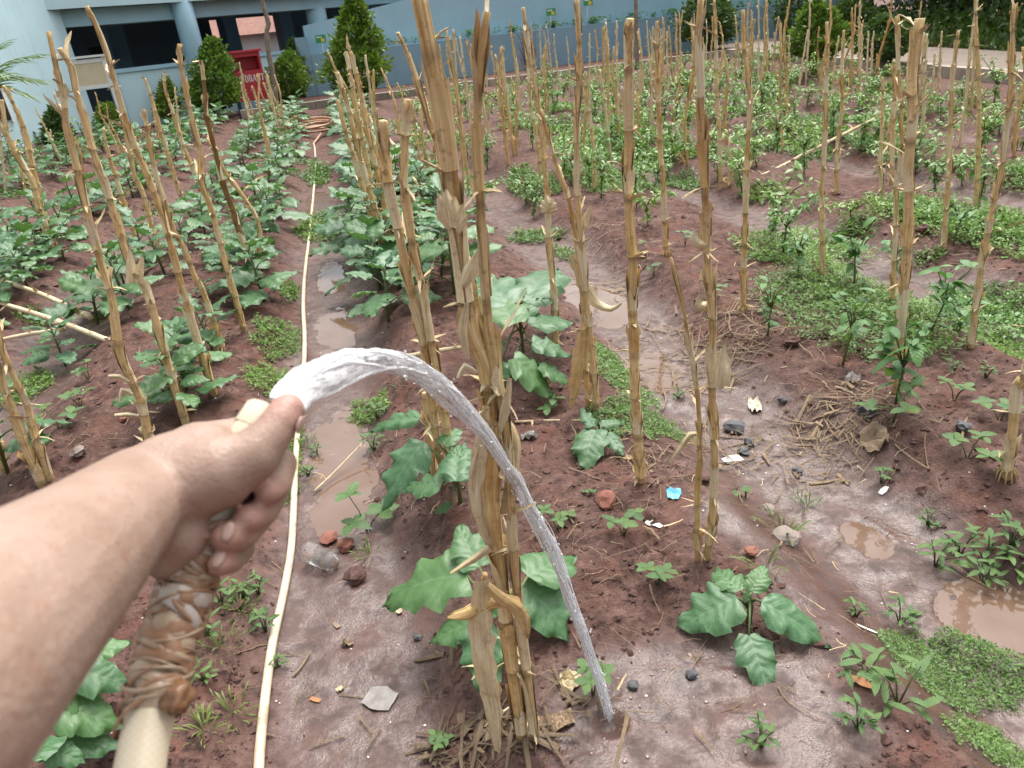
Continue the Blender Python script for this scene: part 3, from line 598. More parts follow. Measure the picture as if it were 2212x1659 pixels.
def stalk_shape(P, r0, r1, rng, det, node_gap=.17):
    """P: smooth path; returns radii, darkness and node indices"""
    L = np.r_[0, np.cumsum(np.linalg.norm(np.diff(P, axis=0), axis=1))]; tot = L[-1]; r = r0 + (r1 - r0) * (L / tot); dk_ = np.zeros(len(P)); ns = []; x = rng.uniform(.04, .09)
    while x < tot - .03:
        ns.append(x); x += node_gap * rng.uniform(.75, 1.2)
    for q in ns:
        e = np.exp(-((L - q) / .011) ** 2); r = r * (1 + .09 * e); dk_ = np.maximum(dk_, rng.uniform(.25, .75) * e)
    dk_ = np.maximum(dk_, .45 * np.exp(-L / .06)); return L, r, dk_, ns
def near_stalk(label, pts, wz, seed, rz_top=.5, leaves=3, mt='corn', group='dry corn stalks left standing in the rows', base=None, husk=True, top_flare=False, roots=False):
    rng = np.random.default_rng(seed); b = GZ(*pts[0]) if base is None else base
    P = np.array([on_plane(b, *p) for p in pts]) - b; P[0][2] -= .03
    for i in range(1, len(P)): P[i] = P[i] + np.array([0, rng.normal() * .006, 0])
    rad = wz * .2685 / FPX * depth_of(b) * .5 * .80; P = smooth_path(P, .017)
    L, r, dk_, ns = stalk_shape(P, rad, rad * rz_top, rng, 1)
    root = thing('corn_stalk', label, 'corn stalk', b, group)
    mb = MB(); tube(mb, P, r, 10, dk_)
    if roots:
        for k in range(12):
            a = k * .55 + rng.uniform(0, .3); d = np.array([math.cos(a), math.sin(a), 0]); tube(mb, [P[3] + d * rad * .7 + [0, 0, .012], P[3] + d * rad * 1.7 + [0, 0, -.002], P[0] + d * rad * 2.4], [.003, .003, .002], 4)
    link('stem', mb.mesh('stem', M[mt]), root); k_l = 0
    for k, q in enumerate(ns):
        e = (ns[k + 1] if k + 1 < len(ns) else L[-1]); frac = rng.uniform(.55, 1.12)
        i0 = int(np.searchsorted(L, q)); i1 = min(len(P) - 1, int(np.searchsorted(L, q + (e - q) * frac)))
        if i1 - i0 < 4: continue
        a0 = (k % 2) * math.pi + rng.uniform(-.6, .6) - 1.0
        for rep in range(1 if rng.uniform() < .6 else 2):
            if rep: a0 += 2.4; i1 = max(i0 + 4, int(i0 + (i1 - i0) * rng.uniform(.4, .8)))
            mb = MB(); sheath(mb, P[i0:i1:max(1, (i1 - i0) // 8)], r[i0:i1:max(1, (i1 - i0) // 8)], a0, rng.uniform(4.2, 6.4), rng, rng.uniform(.0, .16) if rng.uniform() < .82 else rng.uniform(.5, .9)); link('leaf_sheath', mb.mesh('leaf_sheath', M['husk' if rng.uniform() < .55 else mt]), root)
        if husk and rng.uniform() < leaves / max(1, len(ns)) * 1.3:
            T, U_, B_ = frames(P[max(0, i1 - 2):i1 + 1]); d = U_[0] * math.cos(a0) + B_[0] * math.sin(a0); mb = MB()
            blade(mb, P[i1] + d * r[i1] * .9, d * rng.uniform(.25, 1) + np.array([0, 0, rng.uniform(.2, 1.1)]), np.array([0, 0, 1.]) + d * .3, rng.uniform(.035, .12), rad * rng.uniform(.5, 1.5), .35, rng, droop=rng.uniform(.1, 1.3), torn=1.0); link('dried_leaf', mb.mesh('dried_leaf', M['husk']), root)
    for k in range(int(len(ns) * 2.4)):      # small torn scraps at the joints
        i = int(np.searchsorted(L, ns[rng.integers(len(ns))])); a = rng.uniform(0, 6.28); T, U_, B_ = frames(P[max(0, i - 1):i + 2]); d = U_[0] * math.cos(a) + B_[0] * math.sin(a); mb = MB()
        blade(mb, P[i] + d * r[i], d + np.array([0, 0, rng.uniform(-.6, .9)]), np.array([0, 0, 1.]) + d * .3, rng.uniform(.018, .06), rad * rng.uniform(.4, 1.1), .4, rng, n=5, droop=.6); link('husk_scrap', mb.mesh('husk_scrap', M['husk']), root)
    return root, P, b
Z_ = Z
NEAR = [  # label, path (photo readings), width, options
 ('tallest front corn stalk, kinked, leaving the top edge, nearest the water jet', [(1128, 1592), (1092, 1330), (1068, 1130), (1062, 1000), (1052, 810), (1012, 690), (988, 500), (958, 270), (936, 150), (902, -20)], 118, dict(leaves=4, rz_top=.85)),
 ('front corn stalk right of the kinked one, topped by a thin bare tip', [(1155, 1592), (1122, 1320), (1108, 1160), (1096, 950), (1066, 780), (1048, 620), (1040, 470), (1030, 300), (1038, 140), (1052, 25)], 92, dict(leaves=4, rz_top=.55)),
 ('broken short corn stalk with a folded top at the foot of the front pair', [(1078, 1588), (1066, 1500), (1048, 1390), (1040, 1300), (1048, 1235)], 100, dict(leaves=1)),
 ('pale corn stalk leaning left behind the front pair with a bare round tip', [(1062, 800), (1010, 560), Z(2, 1540, 1290), Z(2, 1450, 1000), Z(2, 1385, 760), Z(2, 1260, 420), Z(2, 1190, 262)], 62, dict(leaves=1)),
 ('stout corn stalk with square cut top behind the front pair, left of the leaf', [(965, 1042), Z(10, 1490, 640), Z(6, 1395, 1300), Z(6, 1300, 950), Z(6, 1235, 650), Z(6, 1180, 380), Z(6, 1110, 60), Z(2, 1085, 1300), Z(2, 1072, 970)], 88, dict(rz_top=.8)),
 ('corn stalk with frayed top twinned to the square cut one', [(985, 1035), Z(6, 1450, 1300), Z(6, 1380, 900), Z(6, 1310, 600), Z(6, 1285, 400), Z(6, 1240, 100), Z(2, 1245, 1150), Z(2, 1270, 800)], 72, dict(rz_top=.9)),
 ('dead shredded corn stub wrapped in brown leaf behind the water jet', [(938, 1025), Z(10, 1440, 640), Z(10, 1400, 345)], 85, dict(leaves=3)),
 ('long brown corn stalk rising from under the hand, leftmost of the tall ones', [(322, 968), Z(9, 1130, 420), Z(9, 980, 20), Z(5, 900, 1000), Z(5, 810, 740), Z(5, 740, 400), Z(5, 640, 50), Z(1, 545, 1050), Z(1, 505, 830), Z(1, 465, 580), Z(1, 435, 440), Z(1, 378, 255)], 92, dict(rz_top=.4, leaves=4)),
 ('long corn stalk carrying an old ear husk halfway up, left of the hand', [(402, 915), Z(9, 1390, 300), Z(5, 1260, 1200), Z(5, 1160, 920), Z(5, 1050, 700), Z(5, 950, 420), Z(5, 850, 120), Z(1, 780, 1280), Z(1, 690, 1000), Z(1, 620, 780), Z(1, 560, 560), Z(1, 480, 390)], 84, dict(rz_top=.5, leaves=4)),
 ('corn stalk reaching the top edge with a broken flower head, left field', [(462, 848), Z(5, 1580, 1320), Z(5, 1500, 1050), Z(5, 1430, 780), Z(5, 1380, 560), Z(5, 1300, 320), Z(5, 1190, 20), Z(1, 1080, 1160), Z(1, 1010, 950), Z(1, 935, 690), Z(1, 850, 400), Z(1, 760, 180), Z(1, 700, 50)], 74, dict(rz_top=.45)),
 ('ochre corn stalk crossing its taller neighbour left of the path', [(482, 758), Z(5, 1650, 980), Z(5, 1560, 800), Z(5, 1480, 600), Z(5, 1390, 430), Z(5, 1330, 210), Z(5, 1260, 20), Z(1, 1200, 1150), Z(1, 1150, 880)], 56, dict()),
 ('corn stalk standing by the weed patch left of the path', [(527, 716), Z(5, 1900, 1000), Z(5, 1830, 760), Z(5, 1760, 500), Z(5, 1700, 270), Z(5, 1620, 50), Z(1, 1600, 1200), Z(1, 1550, 980), Z(1, 1495, 740), Z(1, 1455, 520), Z(1, 1448, 352)], 60, dict(leaves=4)),
 ('dark brown corn stalk leaning left at the path edge', [(566, 606), Z(5, 1960, 540), Z(5, 1870, 280), Z(5, 1780, 20), Z(1, 1740, 1240), Z(1, 1670, 960), Z(1, 1640, 720), Z(1, 1622, 490)], 56, dict(mt='cornbrown')),
 ('pale broken corn stalk propped against the dark brown one', [(555, 590), Z(5, 2080, 420), Z(5, 1960, 180), Z(5, 1830, 0), Z(1, 1740, 1230), Z(1, 1660, 1110)], 45, dict(leaves=4)),
 ('slender corn stalk between eggplants in the middle of the left field', [(350, 565), Z(5, 1230, 440), Z(5, 1150, 150), Z(5, 1090, 20), Z(1, 1050, 1250), Z(1, 990, 980), Z(1, 930, 690), Z(1, 880, 580)], 52, dict()),
 ('short corn stalk with frayed top among the left eggplants', [(300, 540), Z(5, 1040, 350), Z(5, 980, 150), Z(1, 900, 1320), Z(1, 855, 1180), Z(1, 830, 1030)], 48, dict()),
 ('corn stalk by the pinkish stone at the left, front one of the pair', [(110, 540), Z(5, 330, 300), Z(5, 260, 60), Z(1, 190, 1340), Z(1, 110, 1190), Z(1, 50, 1040), Z(1, 5, 800)], 70, dict()),
 ('corn stalk by the pinkish stone at the left, rear one of the pair', [(117, 534), Z(5, 340, 260), Z(5, 290, 60), Z(1, 260, 1290), Z(1, 205, 1080), Z(1, 140, 900), Z(1, 60, 740), Z(1, 20, 690)], 58, dict()),
 ('thick corn stalk at the left edge just above the arm', [(92, 1046), Z(9, 200, 750), Z(9, 110, 520), Z(9, 20, 265), (-25, 720), (-60, 560)], 98, dict(leaves=2)),
 ('split corn stub beside the thick stalk at the left edge', [(108, 1036), Z(9, 290, 700), Z(9, 215, 480), Z(9, 130, 240), Z(9, 20, 0), (-15, 690)], 80, dict()),
 ('short dark corn stub at the very left edge above the arm', [(8, 1022), Z(9, 25, 880), Z(9, 10, 740)], 70, dict(leaves=1)),
 ('corn stalk leaning left at the back of the left field with hanging husk', [(405, 460), Z(5, 1430, 100), Z(1, 1370, 1300), Z(1, 1300, 1080), Z(1, 1260, 920), Z(1, 1200, 740), Z(1, 1160, 630)], 44, dict()),
 ('corn stalk with green tip behind the dark brown one', [(445, 433), Z(1, 1600, 1480), Z(1, 1530, 1300), Z(1, 1460, 1130), Z(1, 1390, 900), Z(1, 1330, 720), Z(1, 1322, 590)], 44, dict()),
 ('leaning corn stalk with a big dried rosette between the path rows', [(1201, 762), Z(7, 430, 950), Z(7, 395, 600), Z(7, 385, 200), Z(3, 370, 1450), Z(3, 345, 1100), Z(3, 315, 880), Z(3, 265, 600), Z(3, 225, 330), Z(3, 185, 60)], 62, dict(leaves=4)),
 ('tall corn stalk leaving the top edge above the bleached leaf', [(1289, 886), Z(7, 745, 1450), Z(7, 712, 1180), Z(7, 690, 950), Z(7, 650, 500), Z(7, 620, 100), Z(3, 620, 1350), Z(3, 615, 950), Z(3, 640, 600), Z(3, 632, 250), Z(3, 622, -20)], 66, dict(rz_top=.6, leaves=4)),
 ('bent corn stalk tied in with the bleached dead leaves', [(1272, 876), Z(7, 680, 1450), Z(7, 660, 1000), Z(7, 635, 700), Z(7, 595, 400), Z(7, 540, 150), Z(7, 480, 0), Z(3, 400, 1150), Z(3, 330, 880)], 60, dict(leaves=5)),
 ('thick double sheathed corn stalk right of the green weed carpet', [(1385, 1040), Z(11, 1110, 700), Z(11, 1085, 300), Z(7, 1085, 1350), Z(7, 1065, 1000), Z(7, 1065, 700), Z(7, 1045, 400), Z(7, 1030, 0), Z(3, 1035, 1100), Z(3, 1035, 700), Z(3, 1035, 400), Z(3, 1042, 150)], 100, dict(rz_top=.6)),
 ('corn stalk with a bleached ear husk leaning out, right of the blue scrap', [(1526, 1208), Z(11, 1705, 1250), Z(11, 1715, 800), Z(11, 1710, 400), Z(7, 1705, 1500), Z(7, 1700, 1150), Z(7, 1680, 700), Z(7, 1660, 250), Z(3, 1640, 1500), Z(3, 1620, 1100), Z(3, 1608, 700), Z(3, 1600, 300), Z(3, 1616, -20)], 76, dict(leaves=4, rz_top=.6)),
 ('thin broken corn stalk leaning left beside the blue scrap', [(1508, 1210), Z(11, 1590, 1200), Z(11, 1600, 800), Z(11, 1590, 420), Z(11, 1555, 100), Z(7, 1540, 1420), Z(7, 1485, 1150), Z(7, 1430, 880), Z(7, 1380, 670)], 62, dict(rz_top=.35, leaves=3)),
 ('corn stalk with bleached joints and bare roots above the straw heap', [(1440, 552), Z(7, 1320, 300), Z(7, 1310, 0), Z(3, 1290, 1250), Z(3, 1280, 900), Z(3, 1265, 500), Z(3, 1262, 170)], 54, dict(roots=True)),
 ('straight pale corn stalk with visible root claws, right of the bleached husk', [(1606, 674), Z(7, 1960, 800), Z(7, 1975, 400), Z(7, 1985, 0), Z(3, 1990, 1250), Z(3, 2010, 800), Z(3, 1970, 400), Z(3, 1955, 80)], 58, dict(roots=True)),
 ('corn stalk with white husk scraps standing among chilli plants', [(1776, 606), Z(8, 590, 500), Z(8, 590, 100), Z(4, 600, 1300), Z(4, 615, 950), Z(4, 632, 600), Z(4, 638, 380), Z(4, 625, 175)], 52, dict()),
 ('big flat topped corn stalk rising out of the near chilli plant', [(1940, 846), Z(8, 1205, 1500), Z(8, 1240, 1000), Z(8, 1260, 600), Z(8, 1285, 100), Z(4, 1285, 1400), Z(4, 1300, 1000), Z(4, 1318, 600), Z(4, 1340, 330), Z(4, 1367, 148)], 88, dict(rz_top=.9)),
 ('thin corn stalk just left of the big flat topped one', [(1927, 668), Z(8, 1165, 600), Z(8, 1190, 50), Z(4, 1210, 1400), Z(4, 1220, 900), Z(4, 1208, 500), Z(4, 1190, 130)], 44, dict()),
 ('tall corn stalk leaning right on the green carpet at the right', [(2099, 752), Z(8, 1855, 900), Z(8, 1915, 500), Z(8, 1985, 150), Z(4, 2020, 1400), Z(4, 2060, 1100), Z(4, 2092, 800), Z(4, 2112, 450), Z(4, 2132, 35)], 64, dict()),
 ('thick corn stalk with claw roots cut off by the right edge', [(2177, 1030), Z(12, 2125, 650), Z(12, 2170, 250), (2212, 830), (2235, 680), (2262, 480)], 90, dict(roots=True, rz_top=.9)),
 ('corn stalk with a hanging white husk near the right path', [(2039, 538), Z(8, 1600, 100), Z(4, 1605, 1400), Z(4, 1625, 1050), Z(4, 1645, 650), Z(4, 1690, 248)], 52, dict()),
 ('corn stalk rising to the top edge left of the leaning right one', [(2107, 455), Z(4, 1835, 1450), Z(4, 1848, 1000), Z(4, 1850, 700), Z(4, 1832, 300), Z(4, 1820, -10)], 46, dict()),
]
STK = [near_stalk(lb, pts, wz, 100 + k, **op)[0] for k, (lb, pts, wz, op) in enumerate(NEAR)]
# details on the front bundle: folded ear husks, the big flat dead leaf, the cobs
def dead_leaf(label, pts, wpx, seed, mt='husk', depth_base=None, cat='dead leaf', group='dead corn leaves hanging on the stalks', zo=0.0, flat=False):
    rng = np.random.default_rng(seed); root = STK[depth_base]; b = np.array(root.location[:]); P = np.array([on_plane(b, *p) for p in pts]) + [0, -zo, 0]; o0 = P[0].copy(); P = smooth_path(P - o0, .02); n = len(P); T, U_, B_ = frames(P)
    wd_ = np.interp(np.linspace(0, 1, n), np.linspace(0, 1, len(wpx)), wpx) / FPX * depth_of(b); mb = MB(); v = []; uv = []
    view = (CAM - b); view[2] *= .4; view /= np.linalg.norm(view)
    for i in range(n):
        s = np.cross(T[i], view); s /= np.linalg.norm(s)
        for q in (-1, -.7, -.4, -.15, .15, .4, .7, 1): v.append(P[i] + s * q * wd_[i] * .5 * (1 + .13 * rng.normal()) + view * (.26 * wd_[i] * (1 - q * q) + .05 * wd_[i] * math.sin(q * 9) + .004 * math.sin(i * .7 + q * 2))); uv.append(((q + 1) * .2, i * .02))
    mb.add(v, grid_faces(n, 8), uv); o = link('dead_leaf', mb.mesh('dead_leaf', M[mt]), root, o0 - b); o['label'] = label; return o
B1 = 0
dead_leaf('broad dead leaf wrapping the lower left of the front bundle', [(1050, 860), (1040, 940), (1034, 1030), (1042, 1110), (1062, 1170)], [10, 30, 36, 30, 5], 1, depth_base=B1, zo=.028)
dead_leaf('ragged inner dead leaf of the front bundle', [(1070, 900), (1058, 990), (1060, 1080), (1075, 1160)], [8, 24, 28, 6], 51, 'corn', B1, zo=.036)
dead_leaf('narrow torn strip peeling off the left of the front bundle', [(1040, 930), (1022, 1000), (1018, 1060), (1024, 1115)], [5, 14, 12, 3], 52, depth_base=B1, zo=.03)
dead_leaf('narrow torn strip across the middle of the front bundle', [(1100, 800), (1090, 870), (1072, 940)], [6, 16, 4], 53, depth_base=B1, zo=.03)
dead_leaf('hanging torn strip high on the front bundle', [(1010, 640), (1000, 700), (1012, 760)], [6, 18, 5], 54, depth_base=B1, zo=.03)
dead_leaf('short pale flap at the joint of the front pair', [(1030, 790), (1005, 775), (990, 800)], [8, 12, 5], 55, depth_base=B1, zo=.03)
dead_leaf('pale long dead leaf hanging down to the ground in front of the bundle', [(1040, 1215), (1038, 1310), (1050, 1420), (1066, 1500), (1074, 1580)], [26, 44, 42, 34, 12], 2, depth_base=B1, zo=.05)
dead_leaf('folded corn ear husk pointing left from the front bundle', [(1120, 1262), (1060, 1262), (1005, 1285), (968, 1292)], [16, 28, 24, 6], 3, 'corn', B1, zo=.05)
dead_leaf('folded corn ear husk bending down over the front bundle', [(1052, 1215), (1085, 1245), (1118, 1270), (1135, 1330)], [12, 28, 28, 8], 4, 'corn', B1, zo=.062)
dead_leaf('lacy dead leaf full of holes at the right of the bundle', [(1092, 905), (1112, 950), (1106, 1020), (1085, 1110)], [12, 22, 20, 10], 5, depth_base=B1, zo=.0)
dead_leaf('thin dry strip sticking out left of the front bundle', [(1058, 1155), (1020, 1180), (975, 1208)], [14, 12, 4], 6, depth_base=B1, zo=.04)
for q_, (x_, y_, wq) in enumerate(((950, 408, 16), (966, 398, 20), (984, 412, 18), (1002, 428, 14), (1012, 452, 10))): dead_leaf('torn husk tongue of the flared collar high on the tallest front stalk', [(984, 478), (.5 * (984 + x_) - 3, .5 * (478 + y_) + 4), (x_, y_)], [20, wq * 1.5, 3], 70 + q_, depth_base=B1, zo=.034 + .003 * q_)
dead_leaf('husk tongue curling right off the tallest front stalk', [(998, 610), (1018, 575), (1032, 535)], [12, 26, 4], 8, depth_base=B1, zo=.02)
B2 = 25
dead_leaf('bleached white dead leaf trailing from the bent stalk to the wet furrow', [Z(7, 600, 650), Z(7, 640, 780), Z(7, 700, 930), Z(7, 790, 1050), Z(7, 900, 1095), Z(7, 985, 1045)], [18, 22, 24, 22, 14, 4], 9, depth_base=B2, zo=-.02)
dead_leaf('long brown dead leaf hanging at the foot of the bent stalk', [Z(7, 690, 1110), Z(7, 640, 1300), Z(7, 610, 1500), Z(11, 590, 250), Z(11, 560, 420)], [12, 22, 30, 26, 8], 10, 'corn', B2, zo=.05)
dead_leaf('upright pale husk pointing up beside the bent stalk', [Z(7, 655, 440), Z(7, 685, 340), Z(7, 725, 235)], [14, 16, 3], 11, depth_base=B2, zo=.02)
B3 = 27
dead_leaf('bleached ear husk standing off the right stalk pair', [Z(11, 1740, 280), Z(11, 1770, 150), Z(7, 1770, 1480), Z(7, 1800, 1310)], [16, 34, 26, 3], 12, depth_base=B3, zo=.02)
dead_leaf('curled white husk on the right stalk pair near its middle', [Z(7, 1685, 1080), Z(7, 1640, 1060), Z(7, 1600, 1030), Z(7, 1610, 970)], [12, 18, 16, 8], 13, depth_base=B3)
dead_leaf('torn yellow husk hanging off the upper right stalk pair', [Z(7, 1660, 570), Z(7, 1600, 560), Z(7, 1565, 500), Z(7, 1600, 450)], [8, 16, 16, 3], 14, depth_base=B3)
dead_leaf('dry leaf strap drooping from the thin broken stalk to the soil', [Z(11, 1600, 690), Z(11, 1530, 680), Z(11, 1450, 790), Z(11, 1330, 920)], [10, 12, 8, 4], 15, depth_base=B3)
B4 = 8
dead_leaf('old ear husk opening on the stalk left of the hand', [Z(5, 1090, 850), Z(5, 1080, 720), Z(5, 1070, 560)], [26, 18, 3], 16, depth_base=B4, zo=.03)
dead_leaf('second husk tongue of the old ear left of the hand', [Z(5, 1130, 850), Z(5, 1150, 750), Z(5, 1172, 640)], [22, 16, 3], 17, depth_base=B4, zo=.03)
B5 = 7
for q_, (pp, lb) in enumerate([([Z(9, 1050, 240), Z(9, 980, 195), Z(9, 890, 190)], 'pale curled leaf on the stalk above the wrist'), ([Z(9, 1080, 340), Z(9, 1000, 300), Z(9, 985, 400)], 'hooked dry leaf on the stalk above the wrist'), ([Z(9, 1130, 515), Z(9, 1040, 500), Z(9, 940, 505)], 'short stick of dry leaf pointing left above the wrist'), ([Z(9, 1220, 660), Z(9, 1260, 700), Z(9, 1310, 730)], 'flat dry leaf end just above the hand')]):
    dead_leaf(lb, pp, [10, 10, 6], 20 + q_, depth_base=B5, zo=.02)
B6 = 23
for q_, (a, l) in enumerate([(-1.1, 48), (-.6, 62), (-.15, 78), (.35, 66), (.9, 55), (1.6, 40), (-1.7, 36)]):
    c_ = Z(7, 385, 270); dead_leaf('dried papery bract of the rosette on the leaning stalk', [c_, (c_[0] + math.sin(a) * l * .2, c_[1] - math.cos(a) * l * .2), (c_[0] + math.sin(a) * l * .42, c_[1] - math.cos(a) * l * .42)], [10, 16, 5], 30 + q_, depth_base=B6, zo=.03, group='bracts of the dried rosette')

# far stalks: shared shapes, one object each
FARV = []
for k in range(9):
    rng = np.random.default_rng(700 + k); mb = MB(); P = smooth_path(np.array([[0, 0, 0], [rng.normal() * .012, rng.normal() * .012, .35], [rng.normal() * .02, rng.normal() * .02, .7], [rng.normal() * .02, rng.normal() * .02, 1.0]]), .035); r0_ = .0155
    L, r, dk_, ns = stalk_shape(P, r0_, r0_ * .5, rng, 0, .13); tube(mb, P, r * 1.05, 6, dk_ * .8)
    for q in ns:
        i = int(np.searchsorted(L, q)); i1 = min(len(P) - 1, i + 3)
        if i1 - i > 2: sheath(mb, P[i:i1 + 1], r[i:i1 + 1] * 1.1, rng.uniform(0, 6), 4.2, rng, .8, 5)
        for s_ in range(rng.integers(1, 3)):
            a = rng.uniform(0, 6.28); d = np.array([math.cos(a), math.sin(a), rng.uniform(-.5, 1)]); blade(mb, P[i] + d * r0_ * .6, d, [0, 0, 1], rng.uniform(.02, .09), .016, .4, rng, n=4, droop=.8)
    FARV.append(mb.mesh('far_corn_stalk', M['corn' if k % 3 else 'husk']))
def far_stalk(b, top, label, group, rng):
    o = link('corn_stalk', FARV[rng.integers(len(FARV))], None, b); v = Vector((top - b).tolist()); q = Vector((0, 0, 1)).rotation_difference(v.normalized())
    o.rotation_mode = 'QUATERNION'; o.rotation_quaternion = q @ Matrix.Rotation(rng.uniform(0, 6.28), 3, 'Z').to_quaternion(); s = rng.uniform(.85, 1.15); o.scale = (s, s, v.length); return tag(o, label, 'corn stalk', group)
rngF = np.random.default_rng(77)
FARL = [  # enlarged view, base, top
 (1, 970, 1310, 780, 750), (1, 1210, 1250, 1150, 880), (1, 500, 1310, 285, 860), (1, 480, 1290, 400, 1040), (1, 200, 1560, 60, 1050), (1, 330, 1640, 90, 760), (1, 720, 1500, 590, 1100), (1, 640, 1300, 430, 740), (1, 1000, 1290, 860, 830), (1, 1480, 1330, 1400, 700), (1, 1290, 1200, 1180, 640), (1, 40, 1560, 5, 960),
 (2, 220, 1470, 30, 690), (2, 180, 1440, 65, 590), (2, 310, 1100, 200, 600), (2, 260, 1190, 120, 570), (2, 160, 970, 70, 590), (2, 300, 1060, 150, 590), (2, 30, 1010, -50, 600), (2, 10, 1010, -90, 500), (2, 240, 1080, 110, 660), (2, 20, 1080, -70, 660),
 (2, 1110, 2080, 700, 580), (2, 1050, 2010, 700, 800), (2, 1140, 2000, 810, 415), (2, 1040, 1850, 770, 415), (2, 960, 1500, 630, 400), (2, 1080, 1500, 920, 440), (2, 1000, 1400, 690, 590), (2, 800, 1170, 640, 470), (2, 1290, 1480, 1065, 545), (2, 1250, 1060, 1180, 665), (2, 1180, 1600, 980, 560), (2, 1120, 1750, 850, 540), (2, 1360, 1580, 1310, 800), (2, 1410, 1560, 1370, 860), (2, 1450, 1600, 1390, 880), (2, 1500, 1480, 1440, 940), (2, 890, 1300, 760, 780), (2, 770, 1090, 700, 920),
 (2, 1760, 1500, 1575, 240), (2, 1720, 1450, 1620, 235), (2, 1800, 1200, 1690, 290), (2, 1850, 1250, 1740, 340), (2, 1780, 880, 1660, 300), (2, 1950, 1200, 1800, 480), (2, 2080, 1330, 1960, 440), (2, 2120, 1200, 2020, 370), (2, 2170, 790, 2090, 160), (2, 2020, 900, 1940, 420), (2, 1920, 950, 1890, 380),
 (3, 340, 1490, 200, 320), (3, 770, 1540, 700, 590), (3, 890, 1300, 810, 560), (3, 700, 1290, 670, 690), (3, 1120, 1040, 1115, 250), (3, 1100, 1150, 1085, 740), (3, 960, 1120, 930, 370), (3, 960, 1080, 935, 160), (3, 420, 1130, 345, 440), (3, 790, 790, 760, 250), (3, 850, 800, 822, 220), (3, 895, 780, 840, 150), (3, 480, 750, 440, 270), (3, 570, 770, 538, 290), (3, 1370, 920, 1340, 250), (3, 1400, 1010, 1412, 590), (3, 1508, 1330, 1518, 170), (3, 1480, 1310, 1440, 1210), (3, 1565, 990, 1550, 250), (3, 1780, 1520, 1720, 0), (3, 1840, 1500, 1855, 1130), (3, 1830, 1160, 1800, 370), (3, 1160, 800, 1120, 230), (3, 1210, 600, 1190, 310), (3, 1250, 580, 1205, 240), (3, 1310, 580, 1318, 140), (3, 1430, 560, 1415, 95), (3, 1465, 680, 1440, 95), (3, 1660, 580, 1655, 150), (3, 1690, 560, 1700, 130), (3, 1720, 640, 1735, 60), (3, 1770, 700, 1775, 180), (3, 1400, 700, 1355, 210), (3, 420, 600, 372, 190), (3, 400, 580, 355, 250), (3, 70, 1300, -20, 720), (3, 110, 1250, 5, 370), (3, 1940, 650, 1890, 120), (3, 2080, 860, 2075, 0), (3, 2140, 700, 2148, 0), (3, 1985, 900, 2000, 350), (3, 2030, 560, 2020, 80), (3, 1900, 680, 1895, 330),
 (4, 270, 1230, 250, 200), (4, 300, 1020, 318, 0), (4, 455, 690, 495, 0), (4, 885, 790, 905, 0), (4, 905, 780, 900, 190), (4, 700, 1560, 762, 240), (4, 670, 560, 670, 0), (4, 1072, 1560, 1075, 620), (4, 1125, 1320, 1140, 540), (4, 1335, 1260, 1410, 260), (4, 1385, 1250, 1432, 270), (4, 1510, 810, 1555, 250), (4, 1470, 860, 1500, 420), (4, 1695, 1180, 1830, 0), (4, 1790, 900, 1820, 200), (4, 2140, 1260, 2205, 380), (4, 2120, 800, 2170, 20), (4, 560, 620, 572, 210), (4, 800, 740, 790, 540), (4, 820, 740, 825, 510), (4, 940, 760, 965, 250), (4, 970, 700, 1005, 250), (4, 1010, 720, 1035, 430), (4, 330, 700, 335, 280), (4, 210, 660, 205, 260), (4, 140, 700, 145, 0), (4, 180, 640, 185, 420), (4, 1150, 1500, 1200, 120)]
_seen = {}
def _ord(q): return '%d%s' % (q, 'th' if 10 < q % 100 < 14 else {1: 'st', 2: 'nd', 3: 'rd'}.get(q % 10, 'th'))
FARL.sort(key=lambda q: Z(q[0], q[1], q[2])[0])
for (r_, bx, by, tx, ty) in FARL:
    p = Z(r_, bx, by); b = GZ(*p); b = np.array(b); top = on_plane(b, *Z(r_, tx, ty)); b[2] -= .02
    zone = 'left' if p[0] < 640 else ('mid' if p[0] < 1060 else 'right')
    lb = {'left': 'thin dry corn stalk behind the left eggplants', 'mid': 'dry corn stalk crowded along the hose path', 'right': 'thin dry corn stalk among the chilli plants'}[zone]
    _seen[zone] = _seen.get(zone, 0) + 1; lb += ', %s from the left by its foot' % _ord(_seen[zone])
    if (zone == 'mid' and p[1] > 430) or (zone == 'right' and p[1] > 375):
        bp_, tp_ = p, Z(r_, tx, ty); mid_ = [(bp_[0] + (tp_[0] - bp_[0]) * q + rngF.normal() * 3, bp_[1] + (tp_[1] - bp_[1]) * q) for q in (.3, .55, .8)]
        near_stalk(lb, [bp_] + mid_ + [tp_], 62 if zone == 'mid' else 44, 2000 + _seen[zone], group='corn stalks crowded along the hose path' if zone == 'mid' else 'far corn stalks in the chilli beds'); continue
    far_stalk(b, top, lb, {'left': 'far corn stalks in the left beds', 'mid': 'corn stalks crowded along the hose path', 'right': 'far corn stalks in the chilli beds'}[zone], rngF)
rngB = np.random.default_rng(123); _bk = sorted([(rngB.uniform(-.5, 6.0), rngB.uniform(8.5, 17.2)) for _ in range(46)])
for k, (x, y) in enumerate(_bk):
    if x + SL * y < 1.6: continue
    t_ = x + SL * y; t_ = TF0 + PER * round((t_ - TF0 - .6) / PER) + (.6 if k % 2 else 1.15); x = min(t_ - SL * y + rngB.normal() * .05, 6.3); b = np.array([x, y, hz(x, y) - .02])
    far_stalk(b, b + np.array([rngB.normal() * .07, rngB.normal() * .05, rngB.uniform(.85, 1.3)]), 'distant thin corn stalk at the back of the chilli beds, %s from the left' % _ord(k + 1), 'distant corn stalks before the blue wall', rngB)
